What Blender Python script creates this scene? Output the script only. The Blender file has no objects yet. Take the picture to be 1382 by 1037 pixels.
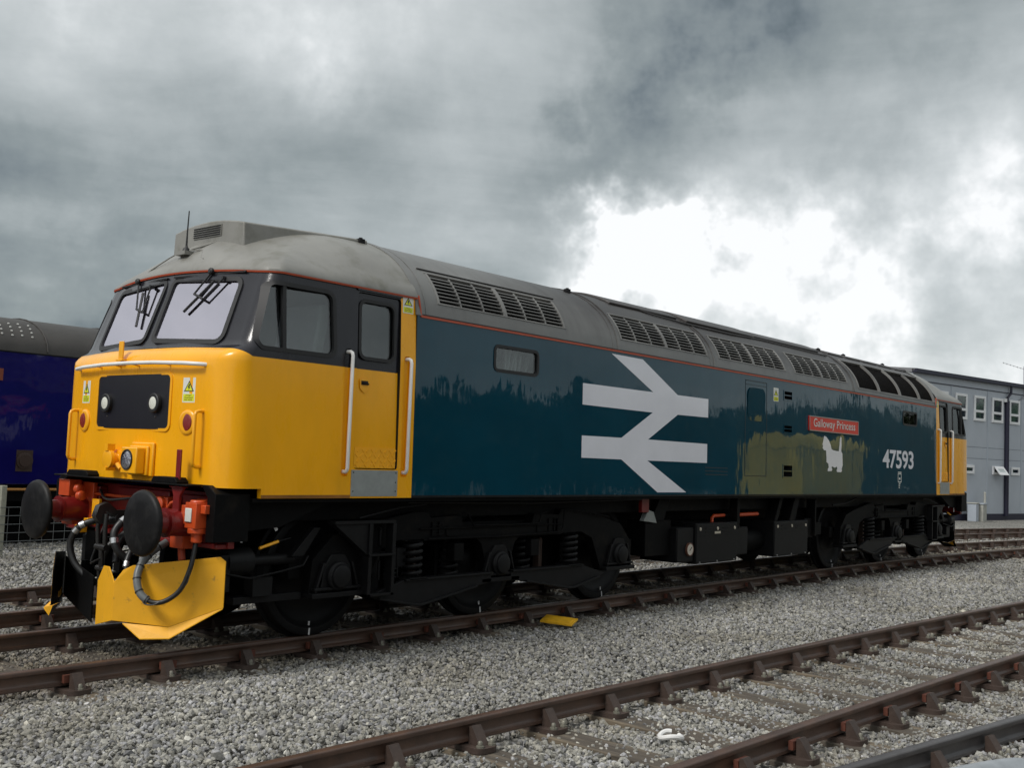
import bpy, bmesh, math, random
import numpy as np
from mathutils import Vector, Matrix
rad=math.radians
random.seed(7); rng=np.random.default_rng(11)
scn=bpy.context.scene
# ------------------------------------------------------------ camera
cam_d=bpy.data.cameras.new('camera'); cam=bpy.data.objects.new('camera',cam_d); scn.collection.objects.link(cam)
CP=Vector((-4.5513,-8.4662,1.6986))
cr=Vector((0.64271808,-0.76502756,0.04057457)); cu=Vector((-0.07730836,-0.01207449,0.99693411)); cf=Vector((0.76219216,0.64388433,0.06690352))
M=Matrix.Identity(4)
for i in range(3): M[i][0]=cr[i]; M[i][1]=cu[i]; M[i][2]=-cf[i]; M[i][3]=CP[i]
cam.matrix_world=M
cam_d.sensor_width=36; cam_d.lens=1443.17/1382*36; cam_d.clip_start=.05; cam_d.clip_end=3000
scn.camera=cam
scn.view_settings.view_transform='Standard'; scn.view_settings.look='None'; scn.view_settings.exposure=0.42; scn.view_settings.gamma=1
# ------------------------------------------------------------ world: overcast sky with broken cloud
SUN_EL=48; SUN_AZ=172   # direction towards the sun, azimuth from +X
def world():
    w=bpy.data.worlds.new('World'); scn.world=w; w.use_nodes=True
    nt=w.node_tree; N=nt.nodes; L=nt.links; N.clear()
    out=N.new('ShaderNodeOutputWorld'); bg=N.new('ShaderNodeBackground'); L.new(bg.outputs[0],out.inputs[0])
    tc=N.new('ShaderNodeTexCoord'); D=tc.outputs['Generated']
    def m(op,a,b=None,c=None,clamp=False):
        n=N.new('ShaderNodeMath'); n.operation=op; n.use_clamp=clamp
        for i,v in enumerate((a,b,c)):
            if v is None: continue
            if isinstance(v,(int,float)): n.inputs[i].default_value=v
            else: L.new(v,n.inputs[i])
        return n.outputs[0]
    sp=N.new('ShaderNodeSeparateXYZ'); L.new(D,sp.inputs[0])
    zz=m('ADD',m('MAXIMUM',sp.outputs[2],0.0),.10)
    cx=m('DIVIDE',sp.outputs[0],zz); cy=m('DIVIDE',sp.outputs[1],zz)
    cb=N.new('ShaderNodeCombineXYZ'); L.new(cx,cb.inputs[0]); L.new(cy,cb.inputs[1])
    def noise(scale,detail,rough,dist,off=0.,src=None):
        n=N.new('ShaderNodeTexNoise'); n.inputs['Scale'].default_value=scale; n.inputs['Detail'].default_value=detail
        n.inputs['Roughness'].default_value=rough; n.inputs['Distortion'].default_value=dist
        mp=N.new('ShaderNodeMapping'); mp.inputs['Location'].default_value=(off,off*1.7,off*.3); L.new(src or cb.outputs[0],mp.inputs[0]); L.new(mp.outputs[0],n.inputs[0])
        return n.outputs[0]
    def blob(az,el,k):
        # soft lobe around a direction, exp(-k(1-cos))
        d=(math.cos(rad(el))*math.cos(rad(az)),math.cos(rad(el))*math.sin(rad(az)),math.sin(rad(el)))
        vm=N.new('ShaderNodeVectorMath'); vm.operation='DOT_PRODUCT'; vm.inputs[1].default_value=d
        nv=N.new('ShaderNodeVectorMath'); nv.operation='NORMALIZE'; L.new(D,nv.inputs[0])
        # warp the direction a little so the lobes have cloud-like edges
        L.new(warp(nv.outputs[0]),vm.inputs[0])
        return m('EXPONENT',m('MULTIPLY',m('SUBTRACT',vm.outputs['Value'],1.0),k))
    nw=N.new('ShaderNodeTexNoise'); nw.inputs['Scale'].default_value=4.2; nw.inputs['Detail'].default_value=6; nw.inputs['Roughness'].default_value=.6; L.new(D,nw.inputs[0])
    sub=N.new('ShaderNodeVectorMath'); sub.operation='SUBTRACT'; L.new(nw.outputs['Color'],sub.inputs[0]); sub.inputs[1].default_value=(.5,.5,.5)
    sc=N.new('ShaderNodeVectorMath'); sc.operation='SCALE'; L.new(sub.outputs[0],sc.inputs[0]); sc.inputs['Scale'].default_value=.16
    def warp(v):
        a=N.new('ShaderNodeVectorMath'); a.operation='ADD'; L.new(v,a.inputs[0]); L.new(sc.outputs[0],a.inputs[1]); return a.outputs[0]
    n1=noise(.42,7,.48,.5,3.1); n2=noise(1.3,8,.55,.4,9.3); n3=noise(6.5,9,.58,.3,1.3,D)
    v=m('ADD',.475,m('MULTIPLY',m('SUBTRACT',n1,.5),.45))
    v=m('ADD',v,m('MULTIPLY',m('SUBTRACT',n2,.5),.22))
    v=m('ADD',v,m('MULTIPLY',m('SUBTRACT',n3,.5),.34))
    # layered banks: noise stretched along the horizon and slightly tilted
    mp=N.new('ShaderNodeMapping'); mp.inputs['Rotation'].default_value=(rad(9),rad(-7),rad(-38)); mp.inputs['Scale'].default_value=(1.6,1.6,7.5); L.new(D,mp.inputs[0])
    n4=N.new('ShaderNodeTexNoise'); n4.inputs['Scale'].default_value=1.5; n4.inputs['Detail'].default_value=9; n4.inputs['Roughness'].default_value=.56; n4.inputs['Distortion'].default_value=.35; L.new(mp.outputs[0],n4.inputs[0])
    v=m('ADD',v,m('MULTIPLY',m('SUBTRACT',n4.outputs[0],.5),.36))
    # large openings and dark banks; bright lobes out of view are added to brighten the locomotive
    for az,el,k,a in SKYBLOBS:
        v=m('ADD',v,m('MULTIPLY',blob(az,el,k),a))
    v=m('ADD',v,m('MULTIPLY',m('MAXIMUM',m('SUBTRACT',sp.outputs[2],.45),0),.45))
    cr_=N.new('ShaderNodeValToRGB'); L.new(v,cr_.inputs[0]); e=cr_.color_ramp.elements
    e[0].position=0.0; e[0].color=(.07,.095,.105,1); e[1].position=1.; e[1].color=(.90,.91,.915,1)
    for pos,c in ((.25,(.16,.19,.205,1)),(.42,(.26,.295,.30,1)),(.60,(.46,.495,.50,1)),(.80,(.66,.69,.695,1))):
        q=e.new(pos); q.color=c
    sky=N.new('ShaderNodeTexSky'); sky.sky_type='NISHITA'; sky.sun_disc=False; sky.sun_elevation=rad(SUN_EL); sky.sun_rotation=rad(90-SUN_AZ)
    sm=N.new('ShaderNodeMix'); sm.data_type='RGBA'; sm.blend_type='MIX'; sm.inputs[0].default_value=.06
    sk=N.new('ShaderNodeVectorMath'); sk.operation='SCALE'; L.new(sky.outputs[0],sk.inputs[0]); sk.inputs['Scale'].default_value=.12
    L.new(cr_.outputs[0],sm.inputs[6]); L.new(sk.outputs[0],sm.inputs[7])
    L.new(sm.outputs[2],bg.inputs[0]); bg.inputs[1].default_value=.84
SKYBLOBS=[(33,6.5,160,.08),(28,7.5,90,.12),(21,5.5,70,.17),(13,6,45,.27),(18,2,40,.16),(32,3.5,80,.16),(48,22.5,60,.17),(61,20,60,.03),(42,15,60,-.09),(33,18.5,70,-.09),(24,17.5,90,-.05),(58,8,60,-.03),(67,6,60,-.06),(115,28,6,.34),(200,35,3,.35),(-70,25,4,.15)]
world()
sd=bpy.data.lights.new('sun','SUN'); sd.energy=1.45; sd.angle=rad(14); sd.color=(1,.97,.92)
sun=bpy.data.objects.new('sun',sd); scn.collection.objects.link(sun)
sv=Vector((math.cos(rad(SUN_EL))*math.cos(rad(SUN_AZ)),math.cos(rad(SUN_EL))*math.sin(rad(SUN_AZ)),math.sin(rad(SUN_EL))))
sun.rotation_euler=sv.to_track_quat('Z','Y').to_euler(); sun.location=(0,0,30)

# ------------------------------------------------------------ helpers
def loose(mb):
    par=list(range(len(mb.v)))
    def fd(a):
        while par[a]!=a: par[a]=par[par[a]]; a=par[a]
        return a
    for f in mb.f:
        for q in f[1:]:
            a,b=fd(f[0]),fd(q)
            if a!=b: par[a]=b
    gr={}
    for f,mi in zip(mb.f,mb.m): gr.setdefault(fd(f[0]),[]).append((f,mi))
    out=[]
    for fs in gr.values():
        ids=sorted(set(i for f,_ in fs for i in f)); mp={a:b for b,a in enumerate(ids)}; q=MB(); q.v=[mb.v[i] for i in ids]; q.f=[tuple(mp[i] for i in f) for f,_ in fs]; q.m=[mi for _,mi in fs]; out.append(q)
    return out
class MB:
    def __init__(s): s.v=[]; s.f=[]; s.m=[]
    def add(s,vs,fs,mi=0):
        o=len(s.v); s.v+= [tuple(v) for v in vs]; s.f+=[tuple(i+o for i in f) for f in fs]
        s.m+= mi if isinstance(mi,list) else [mi]*len(fs); return s
    def box(s,x0,x1,y0,y1,z0,z1,mi=0):
        x0,x1=sorted((x0,x1));y0,y1=sorted((y0,y1));z0,z1=sorted((z0,z1))
        return s.add([(x0,y0,z0),(x1,y0,z0),(x1,y1,z0),(x0,y1,z0),(x0,y0,z1),(x1,y0,z1),(x1,y1,z1),(x0,y1,z1)],
          [(0,3,2,1),(4,5,6,7),(0,1,5,4),(1,2,6,5),(2,3,7,6),(3,0,4,7)],mi)
    def obox(s,c,ax,ay,az,mi=0):
        c=Vector(c);ax=Vector(ax);ay=Vector(ay);az=Vector(az)
        vs=[c+a*ax+b*ay+d*az for d in(-1,1) for a,b in((-1,-1),(1,-1),(1,1),(-1,1))]
        return s.add(vs,[(0,3,2,1),(4,5,6,7),(0,1,5,4),(1,2,6,5),(2,3,7,6),(3,0,4,7)],mi)
    def prism(s,poly,axis,a0,a1,mi=0,capmi=None):
        n=len(poly)
        def P(u,v,a): return (a,u,v) if axis=='x' else ((u,a,v) if axis=='y' else (u,v,a))
        vs=[P(u,v,a0) for u,v in poly]+[P(u,v,a1) for u,v in poly]
        fs=[(i,(i+1)%n,(i+1)%n+n,i+n) for i in range(n)]
        s.add(vs,fs+[tuple(range(n-1,-1,-1)),tuple(range(n,2*n))],[mi]*n+[mi if capmi is None else capmi]*2); return s
    def ring(s,outer,inner,F,a0,a1,mi=0):
        # frame between two loops with the same number of points; F(u,v,a)->3D
        n=len(outer); vs=[F(u,v,a) for a in (a0,a1) for L in (outer,inner) for u,v in L]
        fs=[]
        for i in range(n):
            j=(i+1)%n
            fs+=[(i,j,j+n,i+n),(2*n+i,3*n+i,3*n+j,2*n+j),(i,i+2*n,j+2*n,j),(n+i,n+j,3*n+j,3*n+i)]
        return s.add(vs,fs,mi)
    def slab(s,poly,F,a0,a1,mi=0):
        n=len(poly); vs=[F(u,v,a) for a in (a0,a1) for u,v in poly]
        return s.add(vs,[(i,(i+1)%n,(i+1)%n+n,i+n) for i in range(n)]+[tuple(range(n-1,-1,-1)),tuple(range(n,2*n))],mi)
    def tube(s,pts,r,n=10,mi=0,caps=True):
        pts=[Vector(p) for p in pts]; k=len(pts); rs=r if isinstance(r,(list,tuple)) else [r]*k
        t0=(pts[1]-pts[0]).normalized(); ref=Vector((0,0,1)) if abs(t0.z)<.9 else Vector((1,0,0))
        nx=t0.cross(ref).normalized(); vs=[]
        for i,p in enumerate(pts):
            t=(pts[min(i+1,k-1)]-pts[max(i-1,0)]).normalized()
            nx=(nx-t*nx.dot(t)).normalized(); ny=t.cross(nx)
            for a in range(n):
                q=2*math.pi*a/n; vs.append(p+rs[i]*(math.cos(q)*nx+math.sin(q)*ny))
        fs=[(i*n+a,i*n+(a+1)%n,(i+1)*n+(a+1)%n,(i+1)*n+a) for i in range(k-1) for a in range(n)]
        if caps: fs+=[tuple(range(n-1,-1,-1)),tuple((k-1)*n+a for a in range(n))]
        return s.add(vs,fs,mi)
    def lathe(s,o,d,prof,n=24,mi=0):
        # prof: (distance along d, radius)
        o=Vector(o); d=Vector(d).normalized(); ref=Vector((0,0,1)) if abs(d.z)<.9 else Vector((1,0,0))
        a=d.cross(ref).normalized(); b=d.cross(a); vs=[]
        for t,r in prof:
            for i in range(n):
                q=2*math.pi*i/n; vs.append(o+d*t+r*(math.cos(q)*a+math.sin(q)*b))
        k=len(prof)
        fs=[(j*n+i,j*n+(i+1)%n,(j+1)*n+(i+1)%n,(j+1)*n+i) for j in range(k-1) for i in range(n)]
        fs+=[tuple(range(n-1,-1,-1)),tuple((k-1)*n+i for i in range(n))]
        return s.add(vs,fs,mi)
    def spring(s,x,y,z0,z1,R,r,turns,mi=0):
        k=int(turns*14); pts=[(x+R*math.cos(2*math.pi*turns*i/k),y+R*math.sin(2*math.pi*turns*i/k),z0+(z1-z0)*i/k) for i in range(k+1)]
        return s.tube(pts,r,6,mi)
    def mirror_y(s):
        o=len(s.v); nf=len(s.f); s.v+=[(x,-y,z) for x,y,z in s.v[:o]]; s.f+=[tuple(i+o for i in reversed(f)) for f in s.f[:nf]]; s.m+=s.m[:nf]; return s
    def build(s,name,mats,parent=None,origin=None,smooth=40,bev=0,fix=True):
        me=bpy.data.meshes.new(name)
        if origin is None: origin=WO.get(parent.name,Vector((0,0,0))) if parent else Vector((0,0,0))
        origin=Vector(origin)
        me.from_pydata([tuple(Vector(v)-origin) for v in s.v],[],s.f)
        if not isinstance(mats,(list,tuple)): mats=[mats]
        for q in mats: me.materials.append(q)
        if max(s.m,default=0)>0: me.polygons.foreach_set('material_index',s.m)
        if fix:
            bm=bmesh.new(); bm.from_mesh(me); bmesh.ops.recalc_face_normals(bm,faces=bm.faces); bm.to_mesh(me); bm.free()
        if smooth:
            me.shade_smooth(); me.set_sharp_from_angle(angle=rad(smooth))
        o=bpy.data.objects.new(name,me); scn.collection.objects.link(o)
        if parent: o.parent=parent; o.location=origin-WO.get(parent.name,Vector((0,0,0)))
        else: o.location=origin
        WO[o.name]=origin
        if bev:
            b=o.modifiers.new('bevel','BEVEL'); b.width=bev; b.segments=2; b.limit_method='ANGLE'; b.angle_limit=rad(40); b.harden_normals=False
        return o
WO={}
def tag(o,label=None,cat=None,group=None,kind=None):
    if label: o['label']=label
    if cat: o['category']=cat
    if group: o['group']=group
    if kind: o['kind']=kind
    return o
def empty(name,loc,parent=None):
    o=bpy.data.objects.new(name,None); scn.collection.objects.link(o); o.empty_display_size=.2
    loc=Vector(loc); WO[o.name]=loc
    if parent: o.parent=parent; o.location=loc-WO[parent.name]
    else: o.location=loc
    return o
def copy_tree(o,parent=None):
    c=o.copy(); scn.collection.objects.link(c); c.parent=parent; WO[c.name]=WO[o.name].copy()
    for ch in list(o.children): copy_tree(ch,c)
    return c
def rpoly(pts,r,n=5):
    out=[]; k=len(pts); rr=r if isinstance(r,(list,tuple)) else [r]*k
    for i in range(k):
        p=Vector(pts[i]); a=(Vector(pts[i-1])-p); b=(Vector(pts[(i+1)%k])-p)
        la,lb=a.length,b.length; a/=la; b/=lb; ang=a.angle(b); R=rr[i]
        if R<=0 or abs(ang-math.pi)<.02: out.append(tuple(p)); continue
        d=min(R/math.tan(ang/2),la*.49,lb*.49); R=d*math.tan(ang/2)
        c=p+(a+b).normalized()*(R/math.sin(ang/2)); s0=p+a*d-c; s1=p+b*d-c
        t0=math.atan2(s0.y,s0.x); t1=math.atan2(s1.y,s1.x); dt=(t1-t0+math.pi)%(2*math.pi)-math.pi
        for j in range(n+1): t=t0+dt*j/n; out.append((c.x+R*math.cos(t),c.y+R*math.sin(t)))
    return out
def rrect(x0,x1,y0,y1,r,n=5): return rpoly([(x0,y0),(x1,y0),(x1,y1),(x0,y1)],r,n)
def offset_loop(loop,d):
    # move a loop outwards by d
    k=len(loop); area=sum(loop[i][0]*loop[(i+1)%k][1]-loop[(i+1)%k][0]*loop[i][1] for i in range(k)); sg=1 if area>0 else -1
    out=[]
    for i in range(k):
        a=Vector(loop[i-1]); b=Vector(loop[(i+1)%k]); t=(b-a).normalized(); out.append((loop[i][0]+sg*t.y*d,loop[i][1]-sg*t.x*d))
    return out
def cut(obj,cutters,mi=1):
    """boolean difference, result baked into the object's own mesh"""
    mods=[]
    tmp=[]
    for c in cutters:
        me=bpy.data.meshes.new('cutter'); me.from_pydata([tuple(Vector(v)-obj_world(obj)) for v in c.v],[],c.f)
        bm=bmesh.new(); bm.from_mesh(me); bmesh.ops.recalc_face_normals(bm,faces=bm.faces); bm.to_mesh(me); bm.free()
        for q in obj.data.materials: me.materials.append(q)
        me.polygons.foreach_set('material_index',[mi]*len(me.polygons))
        co=bpy.data.objects.new('cutter',me); scn.collection.objects.link(co); tmp.append(co)
        co.location=obj_world(obj)
        m=obj.modifiers.new('cut','BOOLEAN'); m.operation='DIFFERENCE'; m.object=co; m.solver='EXACT'; m.use_hole_tolerant=True
    bpy.context.view_layer.update()
    dg=bpy.context.evaluated_depsgraph_get(); ev=obj.evaluated_get(dg); nm=bpy.data.meshes.new_from_object(ev)
    obj.modifiers.clear(); old=obj.data; nm.name=old.name; obj.data=nm
    nm.shade_smooth(); nm.set_sharp_from_angle(angle=rad(35))
    for c in tmp: bpy.data.objects.remove(c)
    return obj
def obj_world(o): return WO[o.name]
def text_mesh(body,size=1.,width=None,height=None,offset=0.,shear=0.,spacing=1.):
    cu_=bpy.data.curves.new('t','FONT'); cu_.body=body; cu_.size=size; cu_.offset=offset; cu_.shear=shear; cu_.space_character=spacing; cu_.resolution_u=4
    o=bpy.data.objects.new('t',cu_); scn.collection.objects.link(o); bpy.context.view_layer.update()
    me=bpy.data.meshes.new_from_object(o.evaluated_get(bpy.context.evaluated_depsgraph_get()))
    vs=[(v.co.x,v.co.y) for v in me.vertices]; fs=[tuple(p.vertices) for p in me.polygons]
    x0=min(v[0] for v in vs);x1=max(v[0] for v in vs);y0=min(v[1] for v in vs);y1=max(v[1] for v in vs)
    w=width or (x1-x0); h=height or (y1-y0)
    vs=[((x-x0)/(x1-x0)*w,(y-y0)/(y1-y0)*h) for x,y in vs]
    bpy.data.objects.remove(o); bpy.data.meshes.remove(me)
    return vs,fs
# ------------------------------------------------------------ materials
MATS={}
def nodes_of(m): return m.node_tree.nodes,m.node_tree.links
def mat(name,col,rough=.5,metal=0.,var=.0,vscale=3.,bump=0.,bscale=20.,coat=0.,coatr=.05,spec=.5,col2=None,c2scale=2.,c2lo=.5,c2hi=.65,c2amt=1.,rvar=0.,stretch=(1,1,1),wave=0.,emis=0.):
    m=bpy.data.materials.new(name); m.use_nodes=True; N,L=nodes_of(m); b=N['Principled BSDF']
    b.inputs['Roughness'].default_value=rough; b.inputs['Metallic'].default_value=metal
    b.inputs['Coat Weight'].default_value=coat; b.inputs['Coat Roughness'].default_value=coatr
    b.inputs['Specular IOR Level'].default_value=spec
    tc=N.new('ShaderNodeTexCoord'); mp=N.new('ShaderNodeMapping'); L.new(tc.outputs['Object'],mp.inputs[0]); mp.inputs['Scale'].default_value=stretch
    P=mp.outputs[0]
    def noise(s,d=6,r=.6):
        n=N.new('ShaderNodeTexNoise'); n.inputs['Scale'].default_value=s; n.inputs['Detail'].default_value=d; n.inputs['Roughness'].default_value=r; L.new(P,n.inputs[0]); return n
    rgb=N.new('ShaderNodeRGB'); rgb.outputs[0].default_value=(*col,1); c=rgb.outputs[0]
    if col2:
        n=noise(c2scale,8,.62); mr=N.new('ShaderNodeMapRange'); mr.inputs[1].default_value=c2lo; mr.inputs[2].default_value=c2hi; mr.inputs[4].default_value=c2amt; L.new(n.outputs[0],mr.inputs[0])
        mx=N.new('ShaderNodeMix'); mx.data_type='RGBA'; L.new(mr.outputs[0],mx.inputs[0]); L.new(c,mx.inputs[6]); mx.inputs[7].default_value=(*col2,1); c=mx.outputs[2]
    if var:
        n=noise(vscale); mr=N.new('ShaderNodeMapRange'); mr.inputs[1].default_value=.3; mr.inputs[2].default_value=.7; mr.inputs[3].default_value=1-var; mr.inputs[4].default_value=1+var; L.new(n.outputs[0],mr.inputs[0])
        mx=N.new('ShaderNodeVectorMath'); mx.operation='SCALE'; L.new(c,mx.inputs[0]); L.new(mr.outputs[0],mx.inputs['Scale']); c=mx.outputs[0]
    L.new(c,b.inputs['Base Color'])
    if rvar:
        n=noise(vscale*1.7,5); mr=N.new('ShaderNodeMapRange'); mr.inputs[1].default_value=.35; mr.inputs[2].default_value=.7; mr.inputs[3].default_value=max(.02,rough-rvar); mr.inputs[4].default_value=rough+rvar; L.new(n.outputs[0],mr.inputs[0]); L.new(mr.outputs[0],b.inputs['Roughness'])
    prev=None
    if bump:
        n=noise(bscale,5); bp=N.new('ShaderNodeBump'); bp.inputs['Strength'].default_value=1; bp.inputs['Distance'].default_value=bump; L.new(n.outputs[0],bp.inputs['Height']); prev=bp
    if wave:
        n=noise(1.4,2,.5); bp=N.new('ShaderNodeBump'); bp.inputs['Strength'].default_value=1; bp.inputs['Distance'].default_value=wave; L.new(n.outputs[0],bp.inputs['Height'])
        if prev: L.new(prev.outputs[0],bp.inputs['Normal'])
        prev=bp
        if wave>.003:
            m2=N.new('ShaderNodeMapping'); m2.inputs['Scale'].default_value=(5.5,5.5,1.3); L.new(tc.outputs['Object'],m2.inputs[0]); n=N.new('ShaderNodeTexNoise'); n.inputs['Scale'].default_value=1; n.inputs['Detail'].default_value=2; L.new(m2.outputs[0],n.inputs[0])
            bp=N.new('ShaderNodeBump'); bp.inputs['Strength'].default_value=1; bp.inputs['Distance'].default_value=wave*.32; L.new(n.outputs[0],bp.inputs['Height']); L.new(prev.outputs[0],bp.inputs['Normal']); prev=bp
    if prev:
        L.new(prev.outputs[0],b.inputs['Normal'])
        if coat: L.new(prev.outputs[0],b.inputs['Coat Normal'])
    MATS[name]=m; return m
def glass(name,tint,refl,rough=.02,blend=.35):
    m=bpy.data.materials.new(name); m.use_nodes=True; N,L=nodes_of(m); N.remove(N['Principled BSDF']); out=N['Material Output']
    t=N.new('ShaderNodeBsdfTransparent'); t.inputs[0].default_value=(*tint,1); g=N.new('ShaderNodeBsdfGlossy'); g.inputs['Roughness'].default_value=rough; g.inputs['Color'].default_value=(.93,.90,1,1) if refl>.3 else (1,1,1,1)
    fr=N.new('ShaderNodeLayerWeight'); fr.inputs[0].default_value=blend; mr=N.new('ShaderNodeMapRange'); mr.inputs[3].default_value=refl; mr.inputs[4].default_value=1.; L.new(fr.outputs['Fresnel'],mr.inputs[0])
    mx=N.new('ShaderNodeMixShader'); L.new(mr.outputs[0],mx.inputs[0]); L.new(t.outputs[0],mx.inputs[1]); L.new(g.outputs[0],mx.inputs[2]); L.new(mx.outputs[0],out.inputs[0]); return m
YEL=(.94,.425,.005)
yellow=mat('yellow_paint',YEL,.32,var=.05,vscale=2.,coat=.35,coatr=.12,bump=.0006,bscale=60,wave=.0015)
white=mat('white_paint',(.78,.77,.74),.35,var=.06,vscale=6)
teal=mat('teal_paint',(.0008,.045,.073),.35,var=.12,vscale=1.2,coat=.9,coatr=.025,wave=.0055,spec=.04)
teal_dark=mat('teal_panel_gap',(.002,.012,.018),.4)
blackp=mat('black_paint',(.011,.011,.014),.35,var=.1,vscale=4,coat=.2,coatr=.15,bump=.0004,bscale=90)
rubber=mat('black_rubber',(.012,.012,.013),.55)
logo_m=mat('white_transfer',(.80,.80,.85),.35,var=.04,vscale=2.5,coat=.5,coatr=.06,wave=.003)
stripe_m=mat('orange_stripe',(.50,.09,.04),.45,var=.12,vscale=7)
red=mat('red_paint',(.18,.009,.008),.4,var=.15,vscale=9,coat=.2,coatr=.15)
redb=mat('bright_red_plate',(.72,.035,.015),.35,coat=.3)
orange=mat('orange_paint',(.58,.075,.016),.4,var=.12,vscale=12,bump=.0006,bscale=50)
under=mat('underframe_black',(.0026,.0026,.0028),.6,var=.25,vscale=8,bump=.002,bscale=25,col2=(.010,.008,.006),c2scale=4,c2lo=.55,c2hi=.75,spec=.12)
under2=mat('underframe_grey',(.007,.007,.0075),.5,var=.25,vscale=10,bump=.001,bscale=30,spec=.2)
voidm=mat('dark_interior',(.006,.006,.007),.8)
bufm=mat('buffer_face_grease',(.0045,.0045,.005),.5,var=.25,vscale=14,bump=.002,bscale=22,col2=(.022,.021,.020),c2scale=7,c2lo=.5,c2hi=.75,c2amt=.6,spec=.25)
steel=mat('bare_steel',(.42,.42,.42),.32,metal=.9)
alu=mat('aluminium_plate',(.30,.32,.31),.42,metal=.25,var=.12,vscale=9,rvar=.1)
rustred=mat('rusty_wheel_tyre',(.05,.03,.022),.55,var=.3,vscale=10)
glass_front=glass('windscreen_glass',(.85,.85,.92),.50)
glass_side=glass('side_window_glass',(.66,.70,.70),.08,.02,.15)
lampg=mat('lamp_lens',(.75,.75,.66),.15,coat=.8,bump=.004,bscale=90)
redlens=mat('red_lens',(.22,.008,.006),.2,coat=.8,bump=.003,bscale=120)
refl=mat('lamp_reflector',(.8,.8,.85),.12,metal=1.,bump=.01,bscale=30)
stw=mat('sticker_white',(.72,.73,.68),.4); sty=mat('sticker_yellow',(.72,.75,.02),.4); stb=mat('sticker_black',(.02,.02,.02),.5)
seatm=mat('cab_interior_pale',(.80,.82,.78),.6,var=.1); desk=mat('cab_interior_green_grey',(.22,.25,.25),.6,var=.15,vscale=5)
hivis=mat('orange_cloth',(.70,.25,.17),.7,bump=.01,bscale=12)
woodkey=mat('oak_key_rusty',(.10,.030,.017),.7,var=.35,vscale=14,bump=.003,bscale=30)

grubby=mat('grubby_orange_edge',(.28,.11,.008),.6,var=.3,vscale=5)
def roof_mat():
    m=mat('grey_roof_paint',(.165,.165,.158),.42,var=.10,vscale=2.5,bump=.0012,bscale=14,wave=.003)
    N,L=nodes_of(m); b=N['Principled BSDF']; src=b.inputs['Base Color'].links[0].from_socket
    tc=N.new('ShaderNodeTexCoord'); sp=N.new('ShaderNodeSeparateXYZ'); L.new(tc.outputs['Object'],sp.inputs[0])
    # exhaust soot: a real deposit, thick on the crown between the two louvred sections
    n=N.new('ShaderNodeTexNoise'); n.inputs['Scale'].default_value=1.1; n.inputs['Detail'].default_value=9; n.inputs['Roughness'].default_value=.65; L.new(tc.outputs['Object'],n.inputs[0])
    st=N.new('ShaderNodeTexNoise'); st.inputs['Scale'].default_value=1; st.inputs['Detail'].default_value=6; mp=N.new('ShaderNodeMapping'); mp.inputs['Scale'].default_value=(9,.6,.6); L.new(tc.outputs['Object'],mp.inputs[0]); L.new(mp.outputs[0],st.inputs[0])
    def mr(s,a,b_,c,d):
        q=N.new('ShaderNodeMapRange'); q.inputs[1].default_value=a;q.inputs[2].default_value=b_;q.inputs[3].default_value=c;q.inputs[4].default_value=d; L.new(s,q.inputs[0]); return q.outputs[0]
    def ma(op,a,b_,cl=False):
        q=N.new('ShaderNodeMath'); q.operation=op; q.use_clamp=cl
        for i,v in enumerate((a,b_)):
            if isinstance(v,(int,float)): q.inputs[i].default_value=v
            else: L.new(v,q.inputs[i])
        return q.outputs[0]
    hz=mr(sp.outputs[2],3.05,3.50,.16,1.2); xz=mr(sp.outputs[0],-6.5,-3.2,.18,1.0); xe=mr(sp.outputs[0],3.,7.5,1,.9)
    a=ma('MULTIPLY',ma('MULTIPLY',hz,xz),xe)
    a=ma('ADD',a,ma('MULTIPLY',ma('SUBTRACT',n.outputs[0],.5),.7)); a=ma('ADD',a,ma('MULTIPLY',ma('SUBTRACT',st.outputs[0],.5),.45)); a=mr(a,.18,.95,0,.92)
    mx=N.new('ShaderNodeMix'); mx.data_type='RGBA'; L.new(a,mx.inputs[0]); L.new(src,mx.inputs[6]); mx.inputs[7].default_value=(.030,.026,.025,1); L.new(mx.outputs[2],b.inputs['Base Color'])
    return m
roofm=roof_mat()
domem=mat('cab_roof_grey',(.225,.22,.20),.38,var=.14,vscale=2.2,bump=.0015,bscale=9,col2=(.135,.13,.10),c2scale=3.5,c2lo=.5,c2hi=.7,c2amt=.75,wave=.004)
sooty=mat('sooty_roof_panel',(.045,.040,.038),.45,var=.3,vscale=5,bump=.002,bscale=14)
slatm=mat('louvre_slats',(.19,.186,.176),.45,var=.35,vscale=1.5)
meshm=mat('radiator_mesh',(.005,.004,.0035),.8,spec=.05,var=.3,vscale=9,bump=.01,bscale=160)
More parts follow.
